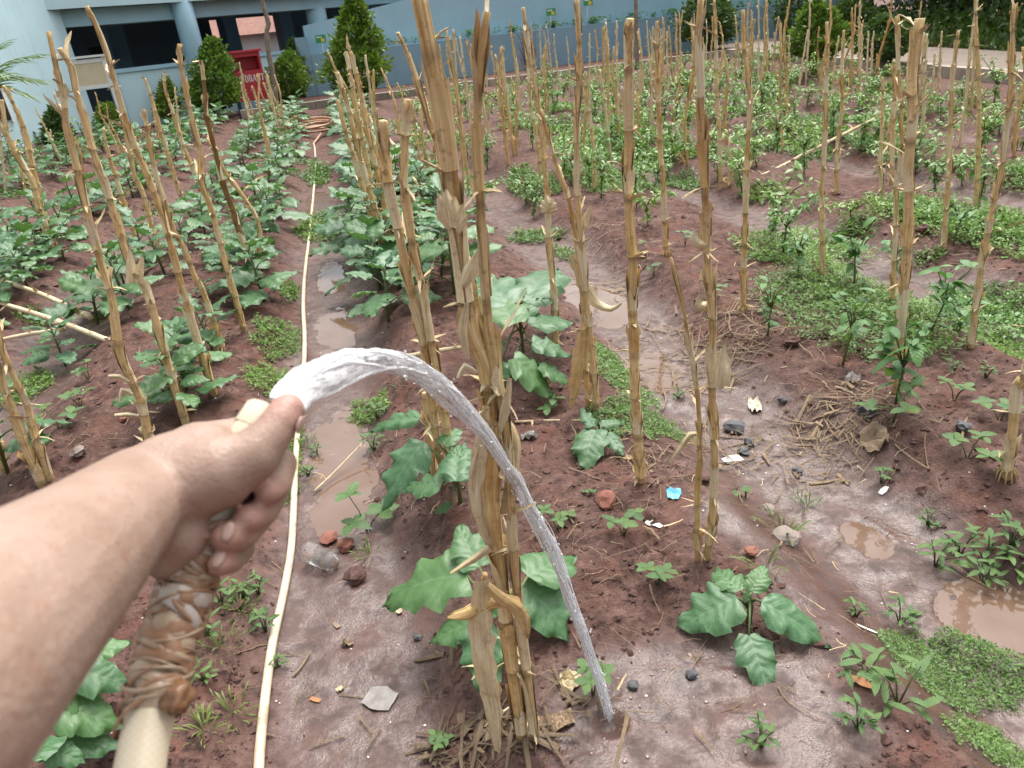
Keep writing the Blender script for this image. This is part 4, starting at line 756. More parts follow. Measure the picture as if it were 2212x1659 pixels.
# fallen stalks
def fallen(label, pts, wz, seed):
    rng = np.random.default_rng(seed); P = []
    for (x, y, z) in pts: P.append(G(x, y, z))
    P = np.array(P); o0 = P[0].copy(); P = smooth_path(P - o0, .02); rad = wz * .2685 / FPX * depth_of(o0) * .5
    L, r, dk_, ns = stalk_shape(P, rad, rad * .7, rng, 1); mb = MB(); tube(mb, P, r, 8, dk_ * .6); root = thing('fallen_corn_stalk', label, 'corn stalk', o0, 'fallen corn stalks'); link('stem', mb.mesh('stem', M['husk']), root)
    for q in ns:
        i = int(np.searchsorted(L, q)); mb = MB(); d = rng.normal(size=3); blade(mb, P[i], d + [0, 0, .4], [0, 0, 1], rng.uniform(.03, .08), rad * 1.6, .3, rng, n=5); link('husk_scrap', mb.mesh('husk_scrap', M['husk']), root)
fallen('fallen pale corn stalk lying across the left edge, upper one', [(196, 686, .06), (100, 640, .10), (0, 604, .14), (-80, 575, .16)], 46, 1)
fallen('fallen pale corn stalk lying across the left edge, lower one', [(247, 741, .05), (120, 692, .10), (0, 654, .14), (-80, 630, .16)], 48, 2)
fallen('short yellow fallen corn stalk below the two pale ones', [(140, 711, .05), (60, 722, .05), (0, 734, .05)], 40, 3)
fallen('fallen corn stalk slanting through the chilli plants at the right', [Z(4, 350, 1290) + (.08,), Z(4, 700, 1110) + (.2,), Z(4, 1080, 920) + (.32,)], 30, 4)
fallen('second piece of slanting stalk low in the chilli rows', [Z(4, 40, 1430) + (.05,), Z(4, 140, 1395) + (.06,), Z(4, 330, 1300) + (.08,)], 28, 5)
fallen('yellow broken stalk lying level behind the water jet', [(880, 770, .20), (950, 757, .22), (1015, 748, .24)], 44, 6)
fallen('thin stick lying across the puddle beside the hose', [(678, 1062, -.05), (722, 1020, -.04), (790, 950, -.0)], 18, 7)
fallen('short straight twig on the soil behind the front eggplant leaf', [Z(11, 120, 578) + (.05,), Z(11, 400, 568) + (.05,), Z(11, 680, 565) + (.05,)], 22, 8)
fallen('cut end of pale stalk lying behind the front bundle', [(1120, 1520, .04), (1165, 1496, .04), (1215, 1478, .05)], 22, 9)
fallen('dry stalk standing crooked in the crowded row by the path', [Z(6, 1440, 380) + (.1,), Z(2, 1260, 1300) + (.35,), Z(2, 1000, 1000) + (.65,), Z(2, 870, 830) + (.85,)], 40, 10)
# ------------------------------------------------------------------ eggplants
def egg_leaf(seed, nu=14, nv=11, lob=1.0):
    rng = np.random.default_rng(seed); v = []; uv = []; ph = rng.uniform(0, 6.28, 4); asym = rng.uniform(-.08, .08); dr = rng.uniform(.10, .34)
    for i in range(nu):
        u = i / (nu - 1); w0 = .34 * (math.sin(math.pi * min(1, u * .93 + .07) ** .72) ** .85)
        for j in range(nv):
            q = j / (nv - 1) * 2 - 1; sd_ = 1 if q > 0 else -1; lb = 1 + lob * .17 * math.sin(u * 19 + ph[0 if sd_ > 0 else 1]) * (1 - u * .6) + .05 * math.sin(u * 37 + ph[2])
            x = q * w0 * lb + asym * math.sin(math.pi * u); aq = abs(q)
            y = u + .05 * aq * math.sin(u * 19 + ph[0]) - .03 * aq
            z = .10 * aq * w0 * 2 - dr * u * u + .05 * aq ** 2 * math.sin(u * 21 + ph[2] + sd_) + .016 * math.sin(u * 40 - aq * 16) * (1 - aq * .3) - .09 * (aq ** 3) * w0 * 3
            v.append((x, y, z)); uv.append((q * .5, u))
    mb = MB(); mb.add(v, grid_faces(nu, nv), uv); return mb
EGN = [egg_leaf(s).mesh('eggplant_leaf', M['egg']) for s in range(7)]
EGF = [egg_leaf(s + 20, 8, 7, .8).mesh('eggplant_leaf', M['egg']) for s in range(5)]
EGY = egg_leaf(40).mesh('eggplant_leaf', M['eggy'])
def leaf_obj(me, root, base, d, nrm, L, wid=1.0, name='leaf'):
    d = np.array(d, float); d /= np.linalg.norm(d); n = np.array(nrm, float); n = n - d * (n @ d); n /= np.linalg.norm(n) + 1e-9; x = np.cross(d, n)
    o = link(name, me, root); mm = Matrix.Identity(4)
    for i in range(3): mm[i][0] = x[i] * L * wid; mm[i][1] = d[i] * L; mm[i][2] = n[i] * L; mm[i][3] = base[i]
    o.matrix_local = mm; return o
def egg_plan(seed, hh, nl, far):
    """stem mesh and leaf placements of one plant"""
    rng = np.random.default_rng(seed); mb = MB(); top = np.array([rng.normal() * .03, rng.normal() * .03, hh]); tube(mb, [np.zeros(3) - [0, 0, .03], top * .5, top], [.008, .007, .005], 6); lv = []; a = rng.uniform(0, 6.28)
    for k in range(nl):
        t = (k + .5) / nl; a += 2.4 + rng.normal() * .25; el = rng.uniform(-.15, .25) + t ** 2 * .75; c = np.array([math.cos(a), math.sin(a), 0]); s = top * (.12 + .88 * t)
        pet = rng.uniform(.04, .09) * (1.2 - .6 * t); e = s + c * pet * math.cos(el + .3) + np.array([0, 0, pet * math.sin(el + .45)])
        if far < 2: tube(mb, [s, .5 * (s + e) + [0, 0, .004], e], [.0035, .003, .0026], 5)
        d = c * math.cos(el) + np.array([0, 0, math.sin(el)]); nn = np.array([0, 0, 1.]) * math.cos(el) - c * math.sin(el) + rng.normal(size=3) * .22
        lv.append((e, d, nn, rng.uniform(.13, .21) * (1.12 - .45 * t), rng.uniform(.85, 1.15), int(rng.integers(100))))
    return mb.mesh('eggplant_stem', M['stem']), lv
EPL = [egg_plan(s, .20 + .04 * (s % 4), 10 + s % 4, 1) for s in range(8)]
def eggplant(b, label, group, k, sc_=1.0, rz=0.0, far=False, yellow=False):
    r = thing('eggplant_plant', label, 'eggplant', b, group); r.rotation_euler = (0, 0, rz); r.scale = (sc_,) * 3; st, lv = EPL[k % len(EPL)]; link('stem', st, r)
    for q, (e, d, nn, L, wd_, id_) in enumerate(lv):
        if far and q % 4 == 3: continue
        leaf_obj((EGY if yellow and q in (1, 4) else (EGF[id_ % 5] if far else EGN[id_ % 7])), r, e, d, nn, L, wd_)
def egg_manual(dx, dy, label, hh, leaves, group='near eggplants'):
    """leaves: (base pixel, tip pixel, base height, tip height, relative width, shape)"""
    b = GZ(dx, dy); r = thing('eggplant_plant', label, 'eggplant', b, group); mb = MB(); tube(mb, [[0, 0, -.03], [.004, 0, hh * .5], [0, 0, hh]], [.008, .007, .005], 7)
    for k, (bx, by, tx, ty, zb0, zt0, wd_, sh) in enumerate(leaves):
        p0 = G(bx, by, b[2] + zb0) - b; p1 = G(tx, ty, b[2] + zt0) - b; d = p1 - p0; L = np.linalg.norm(d)
        drop = {0: .18, 1: .2, 2: .22}.get(0, .2); nn = np.cross(np.cross(d, [0, 0, 1.]), d); nn /= np.linalg.norm(nn) + 1e-9; nn = nn + np.array([0, -.25, .1])
        d2 = d / L + nn / np.linalg.norm(nn) * .16; leaf_obj(EGN[sh % 7], r, p0, d2, nn, L, wd_); s = np.array([0, 0, hh * (.45 + .5 * k / len(leaves))]); tube(mb, [s, .5 * (s + p0) + [0, 0, .008], p0], [.004, .0035, .003], 5)
    link('stem', mb.mesh('stem', M['stem']), r); return r
egg_manual(1098, 1400, 'big eggplant spreading wide leaves behind the front stalk bundle', .16, [
    (1010, 1245, 815, 1292, .15, .07, 1.0, 0), (1035, 1225, 990, 1130, .16, .20, 1.0, 1), (1140, 1245, 1245, 1190, .16, .12, 1.05, 2), (1120, 1265, 1230, 1385, .13, .03, 1.25, 3), (1045, 1340, 925, 1388, .10, .04, .95, 4), (1030, 1350, 1050, 1512, .12, .02, 1.0, 5), (1080, 1330, 1075, 1240, .15, .22, .9, 6)])
egg_manual(1616, 1345, 'small eggplant with five spread leaves alone on wet soil at the right', .10, [
    (1590, 1290, 1462, 1352, .09, .03, 1.2, 1), (1600, 1275, 1545, 1222, .10, .08, .9, 3), (1622, 1275, 1652, 1215, .10, .13, 1.05, 0), (1645, 1300, 1802, 1392, .09, .02, .8, 2), (1618, 1372, 1665, 1500, .05, -.0, 1.0, 4), (1612, 1300, 1618, 1268, .10, .13, .7, 5)])
egg_manual(1296, 940, 'young eggplant with four leaves left of the double sheathed stalk', .08, [
    (1287, 928, 1268, 1010, .07, .02, 1.05, 0), (1280, 922, 1255, 880, .08, .11, .7, 1), (1296, 918, 1352, 908, .07, .06, .7, 2), (1300, 935, 1350, 985, .06, .03, .7, 3), (1268, 940, 1240, 990, .04, .01, .6, 4)])
egg_manual(994, 1085, 'eggplant with a toothed upright leaf behind the water jet', .17, [
    (968, 1020, 990, 955, .16, .22, 1.0, 0), (985, 1040, 1005, 950, .17, .2, .8, 3), (955, 1045, 878, 1050, .14, .10, 1.1, 1), (915, 955, 822, 1090, .18, .05, .9, 2), (975, 1090, 935, 1110, .06, .02, .9, 4), (960, 960, 1000, 925, .2, .2, 1.0, 5), (905, 905, 795, 925, .2, .14, .6, 6)])
egg_manual(1132, 800, 'large bushy eggplant with a broad drooping leaf right of the front pair', .30, [
    (1110, 775, 1205, 850, .20, .05, 1.0, 0), (1150, 740, 1235, 770, .22, .14, 1.0, 1), (1140, 700, 1240, 685, .25, .2, .9, 2), (1120, 690, 1095, 630, .26, .30, .8, 3), (1110, 700, 1060, 640, .28, .3, .9, 4), (1130, 680, 1155, 615, .27, .31, .8, 5), (1090, 740, 1055, 800, .22, .08, .9, 6), (1130, 650, 1210, 640, .3, .28, .9, 2), (1100, 660, 1040, 590, .3, .34, .9, 1), (1165, 790, 1235, 830, .15, .05, 1.0, 4), (1140, 640, 1195, 560, .3, .33, .8, 0), (1085, 780, 1060, 850, .15, .03, 1.0, 3)])
egg_manual(205, 1500, 'big near eggplant half hidden under the forearm', .2, [
    (150, 1440, 285, 1470, .22, .15, 1.1, 0), (175, 1420, 285, 1385, .2, .18, 1.0, 1), (110, 1530, 280, 1560, .18, .08, .9, 2), (60, 1640, 150, 1585, .18, .14, 1.1, 3), (90, 1610, 190, 1650, .14, .08, .9, 4), (130, 1490, 225, 1545, .2, .1, 1.2, 5), (140, 1600, 280, 1600, .1, .04, .8, 6)])
NUM = ['first', 'second', 'third', 'fourth', 'fifth', 'sixth', 'seventh', 'eighth', 'ninth', 'tenth', 'eleventh', 'twelfth', 'thirteenth', 'fourteenth', 'fifteenth', 'sixteenth', 'seventeenth', 'eighteenth', 'nineteenth', 'twentieth'] + ['%d%s' % (q, {1: 'st', 2: 'nd', 3: 'rd'}.get(q % 10, 'th')) for q in range(21, 90)]
rngE = np.random.default_rng(5)
def T2(t, y): return t - SL * y
used = [GZ(1098, 1400), GZ(1616, 1345), GZ(1132, 800), GZ(994, 1085), GZ(205, 1500)]
spots = [(Z(6, 1050, 920), 1.25), (Z(6, 1110, 1180), 1.1), (Z(6, 880, 640), 1.2), (Z(6, 800, 420), 1.2), (Z(5, 1720, 1420), 1.0), (Z(5, 780, 1200), 1.15), (Z(9, 1560, 500), .9), (Z(9, 530, 130), .75), (Z(5, 1000, 880), 1.1), (Z(5, 1880, 980), 1.1), (Z(5, 2130, 1020), 1.1), (Z(5, 2080, 560), 1.15), (Z(5, 330, 690), 1.1), (Z(5, 560, 480), 1.1), (Z(5, 100, 720), 1.1), (Z(5, 1180, 720), 1.05), (Z(5, 1560, 430), 1.05), (Z(5, 1330, 800), 1.1), (Z(5, 1040, 1080), 1.2), (Z(9, 60, 1000), 1.0), (Z(5, 230, 800), 1.0), (Z(5, 2060, 260), 1.2), (Z(6, 1500, 620), 1.2), (Z(6, 1420, 420), 1.2), (Z(5, 1790, 700), 1.0), (Z(5, 520, 700), .9), (Z(9, 1500, 330), .9)]
near_lb = ['eggplant beside the path, just left of the square cut stalk', 'eggplant with glossy leaves low on the bed below the square cut stalk', 'eggplant overhanging the path puddle from the right', 'eggplant on the right bank of the path near the weed patch', 'eggplant with pale leaves at the foot of the stalk left of the path', 'eggplant where the fallen stalks end', 'eggplant with one upright leaf just above the hand', 'small lobed eggplant above the forearm', 'eggplant between the two tallest left stalks', 'eggplant behind the stalk by the weed patch', 'eggplant with a wide leaf reaching over the left weed patch', 'eggplant beside the dark brown stalk', 'eggplant with a broad leaf below the pinkish stone', 'eggplant right of the pair of stalks at the left', 'eggplant at the left edge above the fallen stalks', 'eggplant between the ear husk stalk and its neighbour', 'eggplant behind the crossing stalks', 'eggplant in front of the crossing stalks', 'wide leaved eggplant between the two tallest left stalks, lower one', 'eggplant leaf cluster at the left edge beside the arm', 'small eggplant above the upper fallen stalk', 'eggplant under the pale broken stalk', 'eggplant behind the stout square cut stalk, nearer one', 'eggplant behind the stout square cut stalk, farther one', 'eggplant between ochre stalk and the path stalk', 'small eggplant near the tall left stalk middle', 'eggplant just above the knuckles by the thin stalk']
for k, ((dx, dy), s_) in enumerate(spots):
    b = GZ(dx, dy); used.append(b); eggplant(b, near_lb[k], 'eggplants in the near beds', k, s_ * (1.2 if dx > 700 else 1.1), rngE.uniform(0, 6.28), False, yellow=False)
ky = GZ(*Z(2, 150, 1560)); used.append(ky); eggplant(ky, 'eggplant with yellowed dying leaves at the path edge', 'eggplants in the near beds', 3, 1.1, .5, False, True)
def free(x, y, dmin):
    return all((x - u[0]) ** 2 + (y - u[1]) ** 2 > dmin * dmin for u in used)
def in_frame(x, y, z=.15, mx=120):
    v = np.array([x, y, z]) - CAM; d = v @ FW
    if d < .5: return False
    px, py = W / 2 + FPX * (v @ RT) / d, H / 2 - FPX * (v @ UP) / d; return -mx < px < W + mx and -60 < py < H + 200
for t0 in (.18, .40, .62, -.78, -1.38, -2.5, -3.0, -4.15, -4.7, -5.8, -6.3):
    y = 3.4 if t0 < 0 else (3.7 if t0 < .5 else 4.6); cnt = 0; ri = {.18: 0, .40: 1, .62: 2, -.78: 0, -1.38: 1, -2.5: 2, -3.0: 3, -4.15: 4, -4.7: 5, -5.8: 6, -6.3: 7}[t0]
    while y < (16.5 if t0 > -4 else 15):
        y += rngE.uniform(.34, .5) * (.8 if t0 > 0 else 1); x = T2(t0, y) + rngE.normal() * .07
        if t0 == .62 and y > 8: continue
        if x < -8.6 or not free(x, y, .3 if t0 < 0 else .24) or not in_frame(x, y) or rngE.uniform() < .07: continue
        g = 'eggplants in the row right of the path' if t0 > 0 else 'eggplants in the left beds'
        lb = '%s eggplant from the front in the %s row %s of the hose path' % (NUM[cnt], NUM[ri], 'right' if t0 > 0 else 'left'); cnt += 1
        used.append((x, y, 0)); eggplant((x, y, hz(x, y)), lb, g, int(rngE.integers(8)), rngE.uniform(.9, 1.35) * (1.12 if t0 > 0 else 1), rngE.uniform(0, 6.28), y > 5.5)

# ------------------------------------------------------------------ chilli plants
def lance(mb, p, d, nn, L, wd_, droop, n=4):
    d = np.array(d, float); d /= np.linalg.norm(d); nn = np.array(nn, float); nn = nn - d * (nn @ d); nn /= np.linalg.norm(nn) + 1e-9; s = np.cross(d, nn); v = []; uv = []
    for i in range(n):
        t = i / (n - 1); c = np.array(p) + d * L * t - nn * 0 + np.array([0, 0, -droop * L * t * t]); ww = wd_ * L * (math.sin(math.pi * min(1, .08 + .92 * t)) ** .8) * .5
        v += [c - s * ww + nn * .15 * ww, c + 0, c + s * ww + nn * .15 * ww]; uv += [(-.5, t), (0, t), (.5, t)]
    mb.add(v, grid_faces(n, 3), uv)
def chilli_plan(seed, hh, spread, nl, leafL):
    rng = np.random.default_rng(seed); st = MB(); lf = []; fork = np.array([rng.normal() * .02, rng.normal() * .02, hh * .45]); tube(st, [[0, 0, -.03], fork * .5, fork], [.006, .005, .004], 6); ends = []
    for k in range(6):
        a = k * 1.05 + rng.uniform(0, .5); e = fork + np.array([math.cos(a) * spread * rng.uniform(.4, 1), math.sin(a) * spread * rng.uniform(.4, 1), hh * rng.uniform(.2, .55)]); tube(st, [fork, .5 * (fork + e) + [0, 0, .02], e], [.0035, .003, .002], 5); ends.append((fork, e))
    ends.append((np.zeros(3), fork)); ends.append((np.zeros(3), fork))
    for k in range(nl):
        s, e = ends[rng.integers(len(ends))]; t = rng.uniform(.3, 1.05); p = s + (e - s) * t + rng.normal(size=3) * .012; a = rng.uniform(0, 6.28); el = rng.uniform(-.5, .55)
        lf.append((p, np.array([math.cos(a) * math.cos(el), math.sin(a) * math.cos(el), math.sin(el)]), np.array([0, 0, 1.]) + rng.normal(size=3) * .3, leafL * rng.uniform(.55, 1.2), rng.uniform(.38, .5), rng.uniform(.15, .7)))
    return st, lf
_one = MB(); lance(_one, [0, 0, 0], [0, 1, 0], [0, 0, 1], 1, .46, .35, 6); CHL = _one.mesh('chilli_leaf', M['chillin'])
def chilli_near(dx, dy, label, hh, spread, nl, leafL, seed):
    b = GZ(dx, dy); used.append(b); r = thing('chilli_plant', label, 'chilli plant', b, 'near chilli plants'); st, lf = chilli_plan(seed, hh, spread, nl, leafL); link('stem', st.mesh('stem', M['stem']), r)
    for (p, d, nn, L, wd_, dr) in lf: leaf_obj(CHL, r, p, d, nn, L, 1.0)
for k, (p, lb, hh, sp, nl, ll) in enumerate([
    (Z(12, 1180, 430), 'leafy chilli plant around the foot of the big flat topped stalk', .36, .11, 46, .085), (Z(8, 750, 1520), 'chilli plant with a bare lower stem left of the flat topped stalk', .36, .09, 34, .07), (Z(8, 150, 1290), 'thin chilli plant on bare soil right of the root claw stalk', .28, .07, 26, .055), (Z(8, 400, 830), 'chilli plant just left of the stalk with white husk scraps', .30, .09, 30, .06), (Z(8, 850, 910), 'tall chilli plant between two stalks on the green carpet', .38, .12, 40, .07), (Z(8, 1440, 1300), 'chilli plant on the green carpet right of the flat topped stalk', .36, .12, 40, .07), (Z(8, 1690, 1250), 'broad leaved plant at the left foot of the leaning right stalk', .2, .10, 26, .075),
    (Z(8, 1180, 800), 'chilli plant hiding the foot of the thin stalk', .26, .10, 30, .06), (Z(8, 1640, 560), 'chilli plant beside the stalk with hanging white husk', .3, .12, 36, .065)]): chilli_near(*p, lb, hh, sp, nl, ll, 300 + k)
CPL = []
for k in range(8):
    st, lf = chilli_plan(400 + k, .30 + .035 * (k % 4), .17 + .02 * (k % 3), 180, .046); mb = MB()
    for (p, d, nn, L, wd_, dr) in lf: lance(mb, p, d, nn, L, wd_, dr, 3)
    CPL.append((st.mesh('chilli_stem', M['stem']), mb.mesh('chilli_foliage', M['chilli'])))
rngC = np.random.default_rng(9)
def chilli(x, y, label, group, s_):
    k = int(rngC.integers(8)); r = thing('chilli_plant', label, 'chilli plant', (x, y, hz(x, y)), group); r.rotation_euler = (0, 0, rngC.uniform(0, 6.28)); r.scale = (s_, s_, s_ * rngC.uniform(.85, 1.15)); link('stem', CPL[k][0], r); f = link('foliage', CPL[k][1], r); f['kind'] = 'stuff'
nC = 0
for ri, t0 in enumerate(np.arange(.95, 10.5, .56)):
    cnt = 0
    y = max(2.6, 5.4 - (t0 - .9) * .9) if t0 < 3.2 else 3.4
    while y < 17.5:
        y += rngC.uniform(.36, .56); x = T2(t0, y) + rngC.normal() * .09
        dfur = float(furrow_d(np.array([x]), np.array([y]))[0])
        if x > 6.2 or y > 16.6 + .2 * x or not free(x, y, .32) or not in_frame(x, y, .2, 60): continue
        if dfur < (.2 if y < 6 else .08) or rngC.uniform() < (.20 if y > 6 else .40): continue
        if t0 < 1.1 and y > 11: continue
        used.append((x, y, 0)); nC += 1
        cnt += 1; chilli(x, y, '%s chilli bush from the front in the %s chilli row counted from the leafy row' % (NUM[cnt - 1], NUM[ri]), 'chilli plants in the middle distance' if y < 9 else 'chilli plants at the back', rngC.uniform(.8, 1.35))
print('chilli', nC)

# ------------------------------------------------------------------ weed mats, sprouts, grass
def weed_mat(cx, cy, rx, ry, label, seed, lf=None, rz=None, hmax=.03, mt='mat', dens=1.0):
    rng = np.random.default_rng(seed); d = math.hypot(cx, cy); L = lf or max(.0058, .0038 * d); n = int(min(15000, dens * 3.4 * math.pi * rx * ry / (L * L) * 1.6))
    a = rng.uniform(0, 6.28, n); q = np.sqrt(rng.uniform(0, 1, n)) * 1.15; X = np.cos(a) * q; Y = np.sin(a) * q; xx = cx + X * rx - SL * Y * ry; yy = cy + Y * ry
    keep = q + .26 * vn(xx * 2.2 / rx, yy * 2.2 / ry, seed) + .16 * vn(xx * 22, yy * 22, seed + 1) + .32 * rng.uniform(0, 1, n) ** 2 < 1.0; xx = xx[keep]; yy = yy[keep]; zz = hgl(xx, yy); n = len(xx)
    hump = hmax * (.4 + .6 * np.abs(vn(xx * 14, yy * 14, seed + 2))) * rng.uniform(.1, 1, n); th = rng.uniform(0, 6.28, n); el = rng.uniform(-.2, 1.0, n)
    dx_ = np.stack([np.cos(th) * np.cos(el), np.sin(th) * np.cos(el), np.sin(el)], -1); sx = np.stack([-np.sin(th), np.cos(th), np.zeros(n)], -1); l = (L * np.exp(rng.normal(0, .38, n)))[:, None]; p = np.stack([xx, yy, zz + hump + .001], -1)
    v = np.stack([p, p + dx_ * l * .5 + sx * l * .26, p + dx_ * l, p + dx_ * l * .5 - sx * l * .26], 1).reshape(-1, 3)
    mb = MB(); mb.add(v - [cx, cy, 0], [(4 * i, 4 * i + 1, 4 * i + 2, 4 * i + 3) for i in range(n)]); o = link('weed_carpet', mb.mesh('weed_carpet', M[mt]), None, (cx, cy, 0)); tag(o, label, 'weeds', kind='stuff'); return o
MATS = [((2075, 1448), (150, 92), 'dense green weed patch at the lower right corner'), ((1375, 915), (100, 44), 'bright green weed carpet right of the young eggplant'), ((1325, 805), (55, 62), 'bright green weed carpet behind the double sheathed stalk'), ((690, 494), (52, 30), 'green weed patch crossing the hose on the path'), ((622, 632), (38, 20), 'small moss patch left of the hose'), ((600, 738), (72, 44), 'green weed patch on the left of the path above the water jet'), ((575, 825), (60, 40), 'weed patch just above the thumb'), ((2130, 655), (115, 75), 'large green weed carpet at the right'), ((2180, 748), (60, 35), 'green weed carpet at the right edge'), ((1850, 495), (75, 30), 'green weed patch before the stalk with white scraps'), ((1160, 515), (62, 16), 'low weed carpet in the wet furrow'), ((1222, 552), (26, 18), 'small round weed patch in the furrow'), ((628, 1000), (26, 90), 'grassy strip along the left of the hose'), ((800, 890), (42, 30), 'weed tuft at the right bank of the puddle'), ((686, 378), (26, 26), 'weed patch on the far path'), ((78, 690), (62, 22), 'weed carpet under the fallen stalks'), ((45, 845), (52, 36), 'weed carpet at the left edge above the arm'), ((1270, 315), (90, 34), 'weed carpet among the far stalks right of the row'), ((1470, 395), (50, 26), 'weed carpet among the chilli stalks'), ((1640, 420), (60, 30), 'weed patch in the middle of the chilli beds'), ((2130, 1605), (70, 40), 'weed tuft at the bottom right corner'), ((1330, 400), (90, 30), 'green weed carpet between the middle stalks'), ((1650, 560), (40, 14), 'thin weed patch near the root claw stalk'), ((2000, 560), (70, 26), 'weed patch behind the flat topped stalk'), ((1160, 400), (60, 40), 'weed patch right of the leafy row')]
for k, ((cx, cy), (rx, ry), lb) in enumerate(MATS):
    c = GZ(cx, cy); a = GZ(cx - rx, cy); b2 = GZ(cx + rx, cy); u_ = GZ(cx, cy - ry); dn = GZ(cx, cy + ry); weed_mat(c[0], .5 * (u_[1] + dn[1]), .5 * (b2[0] - a[0]), .5 * (u_[1] - dn[1]), lb, 600 + k, hmax=.02 if c[1] < 3 else .045)
rngM = np.random.default_rng(61)
for k in range(62):
    y = rngM.uniform(3.2, 9) if k < 30 else rngM.uniform(8, 16); x = rngM.uniform(.2 if y > 6 else 1.6, min(6.2, 1.0 + .75 * y)); x = min(x, 6.2)
    if x + SL * y < 1.75 or not in_frame(x, y): continue
    weed_mat(x, y, rngM.uniform(.15, .45), rngM.uniform(.2, .6), 'low green weeds covering the soil between the chilli plants', 660 + k, hmax=.09, mt='mat' if k % 3 else 'chilli', dens=.8)
for k in range(16):
    y = rngM.uniform(5, 15); x = T2(rngM.uniform(-6, -.6), y); weed_mat(x, y, rngM.uniform(.1, .3), rngM.uniform(.15, .4), 'thin weeds on the soil between the left eggplants', 720 + k, hmax=.04, mt='weed', dens=.6)
SPL = []
_o = MB(); lance(_o, [0, 0, 0], [0, 1, 0], [0, 0, 1], 1, .62, .2, 6); SPL.append(_o.mesh('weed_leaf', M['weed'])); _o = MB(); lance(_o, [0, 0, 0], [0, 1, 0], [0, 0, 1], 1, .34, .25, 6); SPL.append(_o.mesh('weed_leaf', M['weed']))
def sprout(dx, dy, size, kind, label, seed, nl=None):
    rng = np.random.default_rng(seed); b = GZ(dx, dy); r = thing('weed_sprout', label, 'weed', b, 'small weeds on the soil'); mb = MB(); nl = nl or (12 if kind == 0 else 16); ns_ = 3 if kind == 0 else 5; kk = 0
    for s in range(ns_):
        a = s * 6.28 / ns_ + rng.uniform(0, .8); e = np.array([math.cos(a) * size * rng.uniform(.2, .7), math.sin(a) * size * rng.uniform(.2, .7), size * rng.uniform(.3, .95)]); tube(mb, [[0, 0, -.01], e * [.4, .4, .6], e], [.0025, .002, .0015], 5)
        for q in range(max(2, nl // ns_)):
            aa = a + q * 1.57 + rng.uniform(-.3, .3); t = 1 if kind == 0 else (.35 + .65 * (q + 1) / (nl // ns_)); el = rng.uniform(.0, .5); leaf_obj(SPL[kind], r, e * t, [math.cos(aa) * math.cos(el), math.sin(aa) * math.cos(el), math.sin(el)], np.array([0, 0, 1.]) + rng.normal(size=3) * .2, size * rng.uniform(.32, .5), 1.0)
    link('stem', mb.mesh('stem', M['stem']), r)
SPR = [(575, 1364, .085, 1, 'broad leaved weed touching the left side of the hose'), (953, 1614, .05, 0, 'tiny bright weed at the bottom edge left of the front bundle'), (1421, 1262, .085, 0, 'round leaved seedling left of the small lone eggplant'), (1348, 1156, .09, 0, 'four leaved seedling below the white shard'), (1206, 1145, .085, 0, 'round leaved seedling just right of the water jet'), (1182, 892, .12, 0, 'tall round leaved seedling behind the crumpled film'), (1281, 1500, .085, 0, 'round leaved seedling where the water lands'), (1927, 908, .14, 0, 'round leaved bushy weed at the foot of the near chilli'), (2090, 990, .13, 0, 'spreading round leaved weed left of the clawed right stalk'), (2061, 865, .09, 0, 'thin seedling on red soil at the right'), (2160, 908, .12, 0, 'round leaved weed beside the clawed right stalk'), (1903, 1042, .05, 0, 'tiny weed at the rim of the right furrow'), (2005, 1134, .06, 1, 'small dark weed trailing by the right puddle'), (1849, 1330, .06, 1, 'small pale weed right of the lone eggplant'), (1854, 1572, .08, 1, 'three leaved weed at the lower right'), (1940, 1520, .12, 1, 'dark drooping weed beside the lower right patch'), (1873, 1468, .11, 1, 'thin branching weed left of the lower right patch'), (1945, 1345, .08, 1, 'grey narrow leaved weed above the lower right patch'), (2020, 1222, .1, 1, 'leafy weed at the left of the clump by the right puddle'), (2075, 1195, .1, 1, 'leafy weed in the clump by the right puddle, rear left'), (2130, 1212, .11, 1, 'leafy weed in the middle of the clump by the right puddle'), (2185, 1180, .11, 1, 'leafy weed in the clump by the right puddle, rear right'), (2125, 1262, .1, 1, 'leafy weed standing in the right puddle'), (2195, 1235, .11, 1, 'leafy weed at the right edge of the puddle clump'), (795, 1148, .15, 0, 'lobed green weed on the bank above the brick pieces'), (816, 906, .1, 1, 'weed on the bank right of the puddle'), (808, 972, .1, 1, 'dark withered weed at the puddle edge'), (666, 1027, .06, 1, 'small weed between hose and puddle'), (685, 982, .06, 1, 'small weed on the left shore of the puddle'), (478, 1302, .09, 1, 'lance leaved weed right of the wrapped hose'), (525, 1292, .085, 1, 'lance leaved weed left of the ground hose'), (560, 1282, .07, 1, 'lance leaved weed touching the ground hose'), (450, 1372, .085, 1, 'weed low beside the wrapped hose'), (440, 1470, .08, 1, 'weed beside the lower wrapped hose'), (600, 1440, .05, 1, 'limp weed right of the ground hose'), (129, 924, .13, 0, 'bushy round leaved weed above the forearm'), (174, 880, .12, 0, 'light green weed behind the bushy one above the forearm'), (193, 822, .1, 0, 'weed left of the tall brown stalk'), (1645, 1612, .07, 1, 'dark wet weed clump at the bottom edge'), (1413, 595, .08, 0, 'small seedling in the straw behind the double stalk'), (1385, 555, .09, 0, 'seedling left of the stalk with bare roots'), (1480, 530, .1, 0, 'seedling right of the stalk with bare roots'), (1540, 640, .09, 0, 'seedling left of the root claw stalk'), (1655, 690, .08, 1, 'narrow weed right of the root claw stalk'), (1610, 1075, .05, 0, 'two leaved sprout right of the stalk pair'), (1275, 1070, .03, 0, 'tiny sprout between jet and double stalk'), (2060, 800, .07, 1, 'grey weed on the bare soil at the right'), (2130, 815, .07, 1, 'grey weed near the right edge stalk'), (1465, 860, .06, 1, 'dark fern like weed by the thin broken stalk')]
